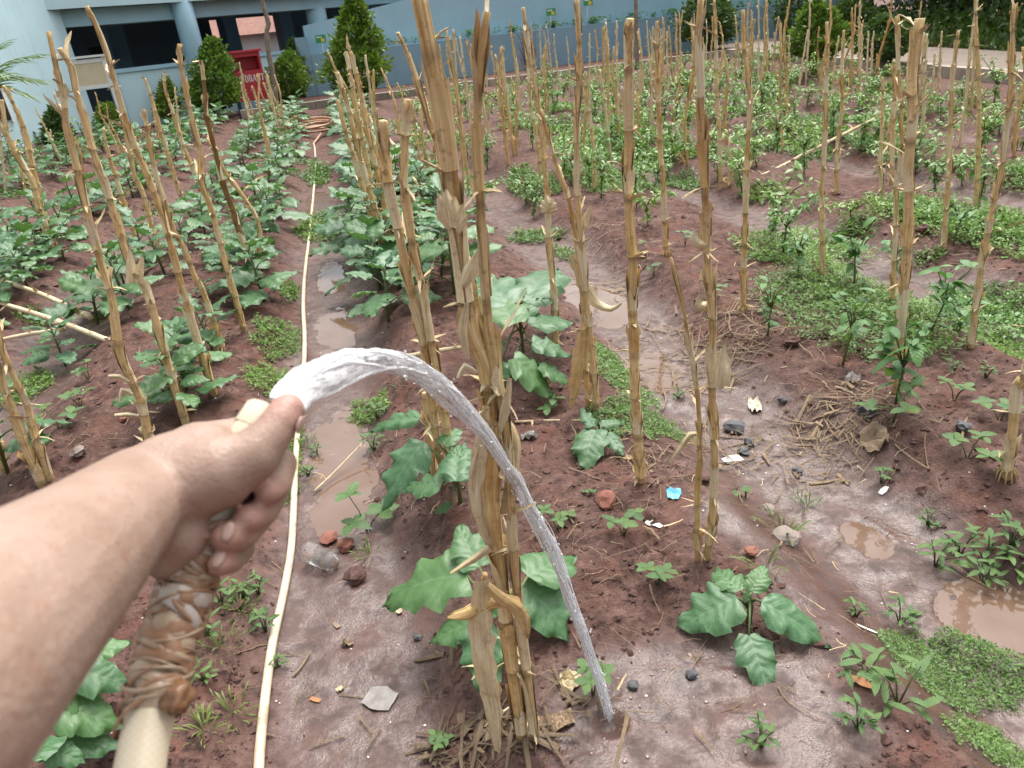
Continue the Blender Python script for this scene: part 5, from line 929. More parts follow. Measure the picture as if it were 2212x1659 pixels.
for k, (dx, dy, s_, kd, lb) in enumerate(SPR): sprout(dx, dy, s_, kd, lb, 800 + k)
def tuft(dx, dy, label, n, hh, seed, spread=.05):
    rng = np.random.default_rng(seed); b = GZ(dx, dy); mb = MB()
    for k in range(n):
        a = rng.uniform(0, 6.28); p = np.array([math.cos(a), math.sin(a), 0]) * spread * rng.uniform(0, 1); p[2] = hz(b[0] + p[0], b[1] + p[1]) - b[2]; d = np.array([math.cos(a) * rng.uniform(.2, .9), math.sin(a) * rng.uniform(.2, .9), 1]); lance(mb, p, d, [math.cos(a), math.sin(a), .3], hh * rng.uniform(.5, 1), .06, .5, 4)
    o = link('grass_tuft', mb.mesh('grass_tuft', M['grass']), None, b); tag(o, label, 'grass', kind='stuff')
for k, (dx, dy, lb, n, hh) in enumerate([(1739, 1095, 'small grass tuft in the wet furrow', 26, .09), (1690, 1150, 'grass tuft with one long blade at the right', 18, .15), (520, 1320, 'grass tuft by the wrapped hose', 50, .09), (475, 1400, 'grass beside the wrapped hose', 40, .08), (500, 1540, 'thin grass at the bottom left', 36, .10), (660, 960, 'grass along the hose', 60, .07), (645, 1060, 'grass left of the hose', 40, .06), (1830, 740, 'pale grass tuft among the chilli plants', 30, .14), (800, 1200, 'grass under the lobed weed', 24, .09), (1650, 1230, 'long grass blades behind the lone eggplant', 12, .16), (870, 830, 'grass on the bank behind the water jet', 20, .06), (590, 780, 'grass in the moss patch left', 40, .05), (440, 1580, 'grass at the bottom left edge', 40, .09)]): tuft(dx, dy, lb, n, hh, 900 + k)

# ------------------------------------------------------------------ straw, clods and litter
def straw(label, zones, seed, mt, wmax=.009, lmax=.26):
    rng = np.random.default_rng(seed); mb = MB()
    for (cx, cy, rx, ry, n) in zones:
        for _ in range(n):
            a = rng.uniform(0, 6.28); q = math.sqrt(rng.uniform()); g = G(cx + rx * q * math.cos(a), cy + ry * q * math.sin(a)); L = rng.uniform(.03, lmax) * rng.uniform(.35, 1); th = rng.uniform(0, 6.28); w_ = .0012 + (wmax - .001) * rng.uniform() ** 2.5 * (2.2 if rng.uniform() < .12 else 1); cv = rng.normal() * (5.0 if w_ < .004 else 1.6); n_ = 7; v = []; uv = []; lift = rng.uniform(.001, .02)
            xs = []; x, y = g[0], g[1]
            for i in range(n_): xs.append((x, y)); x += math.cos(th) * L / n_; y += math.sin(th) * L / n_; th += cv * L / n_ + rng.normal() * (.14 if w_ < .004 else .05)
            xs = np.array(xs); zz = hgl(xs[:, 0], xs[:, 1]); zz = np.linspace(zz[0], zz[-1], n_) * .6 + zz * .4; zz = np.maximum(zz, hgl(xs[:, 0], xs[:, 1])) + lift
            for i in range(n_):
                t_ = xs[min(i + 1, n_ - 1)] - xs[max(i - 1, 0)]; t_ = t_ / (np.linalg.norm(t_) + 1e-9); s = np.array([-t_[1], t_[0], 0]); ww = w_ * (1 - .6 * i / n_); c = np.array([*xs[i], zz[i]]); v += [c - s * ww * .5, c + np.array([0, 0, ww * .35]), c + s * ww * .5]; uv += [(0, i * .03), (.1, i * .03), (.2, i * .03)]
            mb.add(v, grid_faces(n_, 3), uv)
    o = link('straw_litter', mb.mesh('straw_litter', M[mt])); tag(o, label, 'straw', kind='stuff')
straw('dry brown straw and leaf bits heaped round the front bundle', [(1020, 1590, 130, 50, 120), (1120, 1605, 80, 35, 60), (1240, 1570, 70, 30, 14), (980, 1420, 100, 80, 22)], 1, 'rotten', .016, .19)
straw('dry straw littering the soil behind and right of the double sheathed stalk', [(1480, 740, 170, 85, 420), (1330, 560, 90, 70, 180), (1640, 720, 130, 60, 150), (1560, 930, 120, 60, 110)], 2, 'oldstraw', .010, .35)
straw('straw heap right of the crumpled paper', [(1790, 890, 110, 60, 260), (1740, 980, 110, 60, 100), (1900, 930, 100, 60, 80)], 3, 'oldstraw', .009, .22)
straw('pale straw scattered over all the beds', [(1400, 1150, 350, 200, 120), (1900, 1100, 250, 250, 120), (700, 1400, 250, 200, 40), (1100, 1050, 300, 200, 80), (1500, 1500, 300, 150, 70), (420, 760, 120, 80, 120), (300, 700, 250, 150, 80), (1100, 620, 150, 150, 70), (1800, 640, 350, 150, 160), (2080, 580, 120, 60, 90), (150, 900, 150, 100, 80), (1950, 400, 250, 80, 80), (1370, 1010, 70, 40, 60), (1420, 1080, 120, 60, 50)], 4, 'oldstraw', .006, .20)
straw('pale fresh straw pieces over the soil', [(1100, 800, 700, 350, 120), (1700, 800, 400, 250, 110), (1500, 1350, 500, 250, 40), (300, 800, 300, 200, 60)], 5, 'husk', .0035, .10)
def lump(rng, r, flat=.7, n=1, jag=.25):
    import bmesh
    bm = bmesh.new(); bmesh.ops.create_icosphere(bm, subdivisions=n, radius=1); V = np.array([v.co[:] for v in bm.verts]); Fc = [tuple(v.index for v in f.verts) for f in bm.faces]; bm.free()
    k = rng.normal(size=(3, 3)) * 2; nz = sum(np.sin(V @ k[i] * 1.6 + i) for i in range(3)) / 3; V = V * (1 + jag * nz + jag * .35 * rng.normal(size=len(V)))[:, None]; return V * [r * rng.uniform(.8, 1.3), r * rng.uniform(.8, 1.3), r * flat], Fc
rngK = np.random.default_rng(15); mb = MB(); LB = [lump(rngK, 1, .7, 1, .5) for _ in range(12)]
for k in range(11000):
    px, py = rngK.uniform(-60, 2260), rngK.uniform(430, 1690); g = G(px, py); d = float(furrow_d(np.array([g[0]]), np.array([g[1]]))[0])
    if (d < .2 and rngK.uniform() < .8) or (rngK.uniform() < 1.05 * float(wetness(np.array([g[0]]), np.array([g[1]]))[0])): continue
    r = rngK.lognormal(-5.72, .6) * (1 + .10 * g[1]); r = min(r, .022); V, Fc = LB[k % 12]; a = rngK.uniform(0, 6.28); R_ = np.array([[math.cos(a), -math.sin(a), 0], [math.sin(a), math.cos(a), 0], [0, 0, 1]]); mb.add(V @ R_.T * r + [g[0], g[1], hz(g[0], g[1]) + r * .1], Fc)
tag(link('soil_clods', mb.mesh('soil_clods', M['clod'], False)), 'crumbs and clods of reddish soil scattered over the beds', 'soil clods', kind='stuff')
mb = MB()
for k in range(170):
    g = G(rngK.uniform(0, 2212), rngK.uniform(600, 1650)); r = rngK.uniform(.001, .0028) * (1 + .2 * g[1]); V, Fc = LB[k % 12]; mb.add(V * r + [g[0], g[1], hz(g[0], g[1]) + r * .4], Fc)
tag(link('pale_grit', mb.mesh('pale_grit', M['ceram'])), 'tiny pale chips of shell and grit on the soil', 'grit', kind='stuff')
def item(name, dx, dy, label, cat, r, mt, seed, flat=.6, n=2, jag=.3, group=None, sub=.2):
    rng = np.random.default_rng(seed); b = GZ(dx, dy); V, Fc = lump(rng, r, flat, n, jag); mb = MB(); mb.add(V + [0, 0, r * flat * (1 - sub)], Fc); return tag(link(name, mb.mesh(name, M[mt], n > 2), None, b), label, cat, group)
for k, a in enumerate([('brick_piece', 712, 1166, 'broken orange brick lump behind the plastic cup', 'brick', .022, 'brick'), ('brick_piece', 748, 1184, 'larger broken brick slab right of the plastic cup', 'brick', .032, 'brick'), ('stone', 771, 1250, 'dark clod of earth below the brick pieces', 'stone', .035, 'clod'), ('stone', 1658, 1106, 'dark grey stone in the mud at the right', 'stone', .026, 'stone'), ('stone', 1698, 1168, 'brown stone behind the lone eggplant', 'stone', .035, 'stone'), ('brick_piece', 1623, 1196, 'pink brick piece near the right stalk pair', 'brick', .02, 'brick'), ('dark_nut', 1722, 1020, 'round black nut on wet soil at the right', 'nut', .019, 'stoned'), ('dark_nut', 1690, 868, 'round dark nut left of the straw heap', 'nut', .021, 'stoned'), ('stone', 902, 1380, 'small smooth grey pebble left of the low eggplant leaf', 'stone', .012, 'stoned'), ('stone', Z(5, 280, 470)[0], Z(5, 280, 470)[1], 'pinkish broken stone among the left eggplants', 'stone', .10, 'brick'), ('stone', Z(9, 640, 840)[0], Z(9, 640, 840)[1], 'grey stone above the forearm', 'stone', .03, 'stone'), ('stone', Z(9, 990, 570)[0], Z(9, 990, 570)[1], 'small pinkish pebble left of the stalk above the wrist', 'stone', .017, 'brick'), ('stone', Z(3, 930, 640)[0], Z(3, 930, 640)[1], 'pale grey boulder among the far stalks', 'stone', .22, 'stone'), ('stone', Z(12, 1720, 640)[0], Z(12, 1720, 640)[1], 'dark angular stone right of the near chilli', 'stone', .028, 'stoned'), ('stone', Z(11, 1890, 640)[0], Z(11, 1890, 640)[1], 'flat dark stone sunk in mud right of the stalk pair', 'stone', .035, 'stoned'), ('stone', Z(11, 2000, 760)[0], Z(11, 2000, 760)[1], 'round bluish pebble in the mud', 'stone', .022, 'stoned'), ('stone', Z(11, 1960, 830)[0], Z(11, 1960, 830)[1], 'black charcoal lump in the mud', 'stone', .02, 'stoned'), ('stone', Z(15, 1070, 1000)[0], Z(15, 1070, 1000)[1], 'small black charcoal stub near the water splash', 'stone', .012, 'stoned'), ('stone', Z(15, 1540, 920)[0], Z(15, 1540, 920)[1], 'black charred bit by the brown pool', 'stone', .014, 'stoned'), ('clod', Z(11, 860, 1230)[0], Z(11, 860, 1230)[1], 'fibrous red clod left of the blue scrap', 'clod', .035, 'brick'), ('clod', Z(12, 340, 1370 - 1400 + 40)[0], Z(8, 340, 1370)[1], 'big red clod of soil left of the near chilli', 'clod', .035, 'clod'), ('clod', Z(8, 1400, 480)[0], Z(8, 1400, 480)[1], 'dark reddish clod between stalks at the right', 'clod', .05, 'clod')]): item(*a, 1000 + k)
def scrap(name, dx, dy, label, cat, L, wd_, mt, seed, crum=.25, rot=None, lift=.004, point=.3):
    rng = np.random.default_rng(seed); b = GZ(dx, dy); th = rng.uniform(0, 6.28) if rot is None else rot; n = 7; v = []; uv = []
    for i in range(n):
        for j in range(5):
            u = i / (n - 1) - .5; q = (j / 4 - .5) * (1 - point * abs(u) * 2); x = u * L * math.cos(th) - q * wd_ * math.sin(th); y = u * L * math.sin(th) + q * wd_ * math.cos(th); v.append((x, y, hz(b[0] + x, b[1] + y) - b[2] + lift + abs(rng.normal()) * crum * wd_ * .5)); uv.append((u, q))
    mb = MB(); mb.add(v, grid_faces(n, 5), uv); return tag(link(name, mb.mesh(name, M[mt], crum < .3), None, b), label, cat)
for k, a in enumerate([('plastic_scrap', 1456, 1066, 'bright blue plastic scrap on the soil', 'litter', .07, .05, 'bluep', .1), ('ceramic_shard', 1413, 1132, 'white triangular tile shard on red soil', 'shard', .05, .035, 'ceram', .02), ('ceramic_shard', 1582, 994, 'white flat tile shard right of the stalk pair', 'shard', .075, .05, 'ceram', .02), ('crumpled_paper', 1630, 882, 'crumpled yellowish paper left of the straw heap', 'litter', .085, .055, 'paper', .5), ('crumpled_film', 1142, 948, 'small crumpled grey film right of the front bundle', 'litter', .07, .05, 'silver', .5), ('crumpled_film', 1841, 822, 'shiny grey film scrap by the near chilli', 'litter', .10, .06, 'silver', .4), ('plastic_scrap', 1867, 889, 'black plastic scrap left of the near chilli', 'litter', .09, .05, 'black', .5), ('fallen_leaf', 1886, 950, 'curled brown dead leaf on the red soil', 'leaf', .12, .08, 'deadleaf', .35), ('fallen_leaf', 822, 1512, 'grey rotten leaf on the soil left of the front bundle', 'leaf', .085, .075, 'silver', .12), ('fallen_leaf', 682, 1513, 'small orange leaf right of the hose', 'leaf', .032, .014, 'oranleaf', .1), ('fallen_leaf', 752, 1392, 'small brown curled leaf in the middle of the bare soil', 'leaf', .035, .028, 'deadleaf', .5), ('fallen_leaf', 727, 1290 + 62, 'dark wet leaf right of the hose', 'leaf', .03, .015, 'deadleaf', .2), ('ceramic_shard', 1908, 1062, 'small white shell shard at the right', 'shard', .035, .022, 'ceram', .1), ('white_stick', 1873, 1360, 'short white stick below the small pale weed', 'stick', .055, .010, 'ceram', .05), ('fallen_leaf', 1232, 1475, 'crumpled tan leaf beside the water jet', 'leaf', .055, .05, 'husk', .5), ('fallen_leaf', 1185, 1570, 'broad dark dead leaf right of the front bundle foot', 'leaf', .12, .05, 'oldstraw', .2, .2), ('fallen_leaf', 730, 995, 'pale leaf floating on the puddle', 'leaf', .05, .02, 'husk', .1), ('crumpled_film', 745, 1180 - 8, 'thin blue film by the brick pieces', 'litter', .04, .02, 'bluep', .3), ('fallen_leaf', 1860, 1475, 'orange brown leaf in the lower right weeds', 'leaf', .05, .025, 'oranleaf', .2), ('ceramic_shard', 1080, 1290 + 90, 'small pale chip left of bundle', 'shard', .01, .008, 'ceram', .1), ('fallen_leaf', 862, 1330 - 10, 'whitish peeled flake on the bare soil', 'leaf', .035, .02, 'husk', .4), ('fallen_leaf', 735, 1490, 'tan flake on the bare soil', 'leaf', .02, .016, 'husk', .4)]): scrap(*a[:9], 1100 + k, *(a[9:] and (a[8],) if False else ())) if False else scrap(a[0], a[1], a[2], a[3], a[4], a[5], a[6], a[7], 1100 + k, a[8], a[9] if len(a) > 9 else None)
# plastic cup lying by the hose
def cup():
    b = GZ(698, 1222); r = thing('plastic_cup', 'clear muddy plastic cup lying beside the hose', 'cup', b); mt, t, pb = mk('clear_plastic', (.82, .80, .77), .16); pb.inputs['Transmission Weight'].default_value = .72; pb.inputs['IOR'].default_value = 1.15
    v = coords(t); n = noise(t, v, 26, 4); t.links.new(ramp(t, n, [(.5, (.92, .92, .90)), (.66, (.45, .30, .19))]), pb.inputs['Base Color']); t.links.new(ramp(t, n, [(.54, (.92, .92, .92)), (.70, (.2, .2, .2))]), pb.inputs['Transmission Weight'])
    a = G(652, 1178, .04) - b; c = G(722, 1218, .02) - b; ax = c - a; ax[2] = -.004; L = .12; ax = ax / np.linalg.norm(ax) * L; mid = np.array([0, 0, .034]); P = [mid - ax * .5 + ax * q for q in (0, .03, .06, .3, .6, .85, .97, 1, 1)]; mb = MB(); tube(mb, P, [.036, .036, .034, .033, .031, .029, .027, .024, .001], 22, cap=False); o = link('body', mb.mesh('body', mt), r)
    mb = MB(); th = np.linspace(0, 2 * math.pi, 25); T, U_, B_ = frames(np.array(P[:3])); tube(mb, [P[0] + (.0365) * (math.cos(q) * U_[0] + math.sin(q) * B_[0]) for q in th], .002, 6, cap=False); link('rim', mb.mesh('rim', mt), r)
cup()
# ------------------------------------------------------------------ hose
def hose_mat():
    mt, t, b = mk('cream_hose', (.62, .50, .30), .42); u = nd(t, 'UVMap'); mp = nd(t, 'Mapping'); mp.inputs['Scale'].default_value = (1, 1, 1); t.links.new(u.outputs[0], mp.inputs[0]); s = nd(t, 'SeparateXYZ'); t.links.new(mp.outputs[0], s.inputs[0])
    a = mth(t, 'FRACT', mth(t, 'ADD', mth(t, 'MULTIPLY', s.outputs[0], 14), mth(t, 'MULTIPLY', s.outputs[1], 200))); c = mth(t, 'FRACT', mth(t, 'SUBTRACT', mth(t, 'MULTIPLY', s.outputs[0], 14), mth(t, 'MULTIPLY', s.outputs[1], 200)))
    br = mth(t, 'MAXIMUM', mth(t, 'LESS_THAN', a, .2), mth(t, 'LESS_THAN', c, .2)); v = coords(t); n = noise(t, v, 9, 5, .7)
    k = mix(t, mth(t, 'MULTIPLY', br, .2), (.60, .51, .36), (.78, .73, .62)); k = mix(t, ramp(t, n, [(.5, (0, 0, 0)), (.72, (.8, .8, .8))]), k, (.30, .16, .09)); t.links.new(k, b.inputs['Base Color']); bump(t, b, br, .12, .001); return mt
M['hose'] = hose_mat()
def coil_mat():
    return paint_mat('coil_hose', (.50, .29, .175), .5, .2, 6, .1, .3)
M['coil'] = coil_mat()
gp = [(560, 1659 + 90), (563, 1640), (575, 1520), (590, 1400), (612, 1300), (630, 1200), (636, 1100), (640, 1000), (648, 900), (656, 820), (659, 740), (656, 660), (660, 590), (668, 520), (676, 440), (682, 380), (681, 330), (678, 312)]
hb0 = GZ(575, 1520); hose = thing('garden_hose', 'cream braided garden hose running down the path, its wrapped end held in the hand', 'hose', hb0)
Pg = np.array([GZ(x, y) for (x, y) in gp]); Pg[:, 2] += .013; Pg = smooth_path(Pg, .03)
for i in range(len(Pg)): Pg[i][2] = max(Pg[i][2], hz(Pg[i][0], Pg[i][1]) + .012)
Pg[:, 2] = np.convolve(np.r_[[Pg[0, 2]] * 3, Pg[:, 2], [Pg[-1, 2]] * 3], np.ones(7) / 7, 'valid')
HR = .0128
mb = MB(); tube(mb, Pg - hb0, HR, 14); link('ground_hose', mb.mesh('ground_hose', M['hose']), hose)
# coil heap at the far end
cc = GZ(676, 296); mb = MB(); rng = np.random.default_rng(3); Pc = [Pg[-1]]
for k in range(150):
    a = k * .27 + 1.2; R = .34 + .07 * math.sin(k * .21) + .05 * math.sin(k * .047 + 2); Pc.append(np.array([cc[0] + math.cos(a) * R + .05 * math.sin(k * .031), cc[1] + .35 + math.sin(a) * R * 1.5, 0])); x, y = Pc[-1][:2]; Pc[-1][2] = max(hz(x, y), -.02) + .025 + .0008 * k + .05 * max(0, math.sin(a * .5 + .3))
Pc = smooth_path(np.array(Pc), .05); tube(mb, Pc - hb0, .016, 8); link('coil', mb.mesh('coil', M['coil']), hose)
# held end: from the frame bottom up through the fist
hp = [(255, 1900, .36), (285, 1760, .385), (305, 1640, .405), (330, 1520, .425), (362, 1390, .445), (398, 1280, .458), (432, 1185, .468), (482, 1070, .478), (530, 960, .488), (560, 912, .496), (572, 894, .500)]
Ph = np.array([DP(*q) for q in hp]); loop = np.array([Ph[0], Ph[0] + [-.03, -.05, -.25], Ph[0] + [-.02, .0, -.6], [Ph[0][0] + .02, Ph[0][1] + .25, hz(Ph[0][0] + .02, Ph[0][1] + .25) + .02], [-.3, .62, hz(-.3, .62) + .015], Pg[0]])
mb = MB(); tube(mb, smooth_path(np.vstack([Ph[::-1], loop[1:]]), .02) - hb0, .0137, 14); link('held_end', mb.mesh('held_end', M['hose']), hose)
mb = MB(); Pe = smooth_path(np.array([DP(548, 930, .493), DP(560, 912, .496), DP(573, 892, .501)]), .006); tube(mb, Pe - hb0, [.0146] * len(Pe), 16, cap=False); link('nozzle', mb.mesh('nozzle', M['hose']), hose)
# the wrapping: many criss-crossed turns of film and cord
def wrap_mat(name, c1, c2, rough=.35):
    mt, t, b = mk(name, c1, rough); v = coords(t); n = noise(t, v, 55, 4, .6); n2 = noise(t, v, 16, 3); t.links.new(mix(t, ramp(t, n2, [(.4, (0, 0, 0)), (.6, (1, 1, 1))]), ramp(t, n, [(.3, c1), (.7, c2)]), tuple(q * .8 for q in c2)), b.inputs['Base Color']); bump(t, b, n, .4, .004); return mt
WM = [wrap_mat('wrap_film', (.36, .27, .19), (.55, .49, .43)), wrap_mat('wrap_brown', (.20, .10, .05), (.36, .20, .11)), wrap_mat('wrap_tan', (.20, .105, .05), (.46, .34, .23))]
Pw = smooth_path(np.array([DP(*q) for q in hp[2:7] + [(450, 1145, .472)]]), .003); i0 = 8; Pw = Pw[i0:]; T, U_, B_ = frames(Pw); n = len(Pw); rng = np.random.default_rng(6)
th = np.linspace(0, 2 * math.pi, 25); v = []; 
for i in range(n):
    rr = .0158 + .0016 * np.sin(i * .55 + 2 * th) + .0012 * np.sin(i * .9 - 3 * th + 1); v.append(Pw[i] + rr[:, None] * (np.cos(th)[:, None] * U_[i] + np.sin(th)[:, None] * B_[i]))
mb = MB(); mb.add(np.concatenate(v) - hb0, grid_faces(n, 25)); wr = link('wrapping', mb.mesh('wrapping', WM[2]), hose)
for k in range(46):
    c0 = rng.uniform(.04, .96) * (n - 1); tilt = rng.normal() * .010; wd_ = rng.uniform(.0007, .0024) if k % 3 else rng.uniform(.003, .0055); R = .0172 + .0005 * rng.uniform() + .00003 * k; mb = MB(); vv = []
    ts = np.linspace(0, 2 * math.pi, 26); ph = rng.uniform(0, 6.28)
    for q in ts:
        f = c0 + tilt / .003 * math.cos(q - ph); i = int(np.clip(round(f), 0, n - 1)); c = Pw[i] + T[i] * (f - i) * .003; d = math.cos(q) * U_[i] + math.sin(q) * B_[i]; Rq = R * (1 + .04 * math.sin(5 * q + k)); vv += [c + d * (Rq - .0012) - T[i] * wd_, c + d * Rq - T[i] * wd_ * .5, c + d * Rq + T[i] * wd_ * .5, c + d * (Rq - .0012) + T[i] * wd_]
    mb.add(np.array(vv) - hb0, grid_faces(26, 4)); link('wrap_band', mb.mesh('wrap_band', WM[[1, 1, 2, 0, 1, 2][k % 6]]), wr)
kn = DP(383, 1505, .418); V, Fc = lump(np.random.default_rng(4), .009, .9, 3, .35); mb = MB(); mb.add(V * [.8, .8, 1.1] + kn - hb0, Fc); link('knot', mb.mesh('knot', wrap_mat('wrap_knot', (.15, .07, .03), (.29, .15, .075))), wr)

# ------------------------------------------------------------------ arm and hand
def skin_mat():
    mt, t, b = mk('skin', (.50, .32, .25), .48, .4); v = coords(t); n = noise(t, v, 14, 4); n2 = noise(t, v, 320, 3); n3 = noise(t, v, 70, 3)
    c = ramp(t, n, [(.32, (.24, .150, .108)), (.5, (.315, .212, .160)), (.68, (.37, .258, .205))]); c = mix(t, ramp(t, n3, [(.56, (0, 0, 0)), (.72, (.5, .5, .5))]), c, (.31, .165, .12)); c = mix(t, ramp(t, noise(t, v, 190, 3, .6), [(.58, (0, 0, 0)), (.7, (.3, .3, .3))]), c, (.26, .14, .10)); c = mix(t, attr(t), c, (.50, .24, .20)); t.links.new(c, b.inputs['Base Color'])
    b.inputs['Subsurface Weight'].default_value = .12; b.inputs['Subsurface Radius'].default_value = (.012, .004, .002); b.inputs['Subsurface Scale'].default_value = .35; bump(t, b, mth(t, 'ADD', mth(t, 'ADD', n2, n3), noise(t, coords(t, 'Object', (1, 1, .35)), 240, 3)), .3, .0022); return mt
M['skin'] = skin_mat()
def round_cone(mb, a, b, ra, rb, n=18, m=7):
    a = np.array(a); b = np.array(b); T = b - a; L = np.linalg.norm(T); T /= L; s = np.cross(T, [.31, .2, .9]); s /= np.linalg.norm(s); u = np.cross(T, s); prof = []
    for q in np.linspace(-math.pi / 2, 0, m): prof.append((ra * math.sin(q), ra * math.cos(q)))
    for q in np.linspace(.2, .8, 3): prof.append((L * q, ra + (rb - ra) * q))
    for q in np.linspace(0, math.pi / 2, m): prof.append((L + rb * math.sin(q), rb * math.cos(q)))
    th = np.linspace(0, 2 * math.pi, n, endpoint=False); V = []; F_ = []
    for (h_, r_) in prof: V += [a + T * h_ + max(r_, 1e-5) * (math.cos(q) * s + math.sin(q) * u) for q in th]
    k = len(prof)
    for i in range(k - 1):
        for j in range(n): F_.append((i * n + j, i * n + (j + 1) % n, (i + 1) * n + (j + 1) % n, (i + 1) * n + j))
    F_ += [tuple(range(n - 1, -1, -1)), tuple((k - 1) * n + j for j in range(n))]; mb.add(V, F_)
def chain(mb, pts):
    Q = [(DP(x, y, d), r) for (x, y, d, r) in pts]
    for (a, ra), (b, rb) in zip(Q[:-1], Q[1:]): round_cone(mb, a, b, ra, rb)
def hand():
    cen = DP(420, 1030, .47); root = thing('person', 'bare forearm and left hand gripping the hose end, thumb pressed over the outlet', 'person', cen); mb = MB()
    wr_, md = DP(303, 1075, .45), DP(70, 1275, .318); d = md - wr_
    round_cone(mb, wr_, md, .0295, .0395); round_cone(mb, md, md + d * .75, .0395, .046); round_cone(mb, DP(300, 1060, .452), md, .028, .038)
    chain(mb, [(303, 1075, .45, .0295), (375, 1035, .462, .0305), (440, 1000, .472, .0270)])                       # wrist into palm
    chain(mb, [(330, 1060, .462, .029), (430, 985, .486, .0235), (520, 945, .500, .0150)])                          # back of the hand to the index knuckle
    chain(mb, [(390, 1050, .455, .0265), (470, 1020, .458, .0245), (545, 985, .462, .0175)])                        # ball of the thumb
    chain(mb, [(545, 985, .462, .0175), (590, 935, .470, .0135), (618, 886, .480, .0113)])                          # thumb
    chain(mb, [(606, 912, .473, .0118), (622, 884, .480, .0114)])
    chain(mb, [(335, 1115, .452, .0235), (385, 1158, .453, .0190), (358, 1204, .450, .0140)])                       # heel of the hand
    chain(mb, [(350, 1100, .470, .024), (430, 1090, .478, .0165)])
    fm = MB()
    chain(fm, [(515, 950, .503, .0100), (612, 1000, .515, .0100), (600, 1050, .490, .0094), (578, 1062, .472, .0086)])
    chain(fm, [(490, 985, .510, .0105), (592, 1064, .512, .0105), (568, 1106, .483, .0102), (534, 1120, .464, .0092)])
    chain(fm, [(455, 1020, .510, .0105), (555, 1120, .508, .0108), (524, 1152, .474, .0108), (488, 1160, .454, .0096)])
    chain(fm, [(420, 1060, .510, .0095), (522, 1186, .500, .0090), (498, 1212, .472, .0086), (475, 1218, .453, .0078)])
    def fuse(mb, vox, it, fac):
        me = mb.mesh('tmp', M['skin']); me.transform(Matrix.Translation(Vector((-cen).tolist()))); o = bpy.data.objects.new('tmp', me); col.objects.link(o)
        r = o.modifiers.new('r', 'REMESH'); r.mode = 'VOXEL'; r.voxel_size = vox; s = o.modifiers.new('s', 'SMOOTH'); s.factor = fac; s.iterations = it
        dg = bpy.context.evaluated_depsgraph_get(); dg.update(); m2 = bpy.data.meshes.new_from_object(o.evaluated_get(dg)); bpy.data.objects.remove(o); return m2
    body = fuse(mb, .0022, 14, .5); fing = fuse(fm, .0016, 4, .5)
    j = bpy.data.objects.new('j1', body); bm_ = MB(); vs = np.zeros(len(body.vertices) * 3); body.vertices.foreach_get('co', vs); vs2 = np.zeros(len(fing.vertices) * 3); fing.vertices.foreach_get('co', vs2)
    bm_.add(vs.reshape(-1, 3) + cen, [tuple(p.vertices) for p in body.polygons]); bm_.add(vs2.reshape(-1, 3) + cen, [tuple(p.vertices) for p in fing.polygons]); bpy.data.objects.remove(j)
    whole = fuse(bm_, .0014, 5, .5)
    co = np.zeros(len(whole.vertices) * 3); whole.vertices.foreach_get('co', co); co = co.reshape(-1, 3) + cen; red = np.zeros(len(co))
    for (x, y, dpt, r) in ((622, 884, .480, .016), (578, 1062, .472, .012), (534, 1120, .464, .013), (488, 1160, .454, .013), (475, 1218, .453, .011)): red = np.maximum(red, np.exp(-(np.linalg.norm(co - DP(x, y, dpt), axis=1) / r) ** 2))
    a = whole.attributes.get('val') or whole.attributes.new('val', 'FLOAT', 'POINT'); a.data.foreach_set('value', (.7 * red).astype(np.float32)); whole.materials.clear(); whole.materials.append(M['skin']); whole.polygons.foreach_set('use_smooth', np.ones(len(whole.polygons), bool)); whole.name = 'arm'
    link('arm', whole, root)
    nm = mk('nail', (.40, .265, .215), .42)[0]
    for (x, y, dpt, r, up) in ((472, 1206, .4475, .0052, (.0, -.5, .85)), (492, 1148, .4470, .0054, (.2, -.6, .7)), (648, 918, .4705, .0050, (.9, -.3, -.1))):
        V, Fc = lump(np.random.default_rng(1), 1, 1, 2, 0); c = DP(x, y, dpt); nv_ = np.array(up) / np.linalg.norm(up); s = np.cross(nv_, [.3, .6, .7]); s /= np.linalg.norm(s); u = np.cross(nv_, s); mb = MB(); mb.add((V / np.abs(V).max()) @ np.array([s * r, u * r * 1.25, nv_ * .0016]) + c - cen, Fc); link('fingernail', mb.mesh('fingernail', nm), root)
hand()

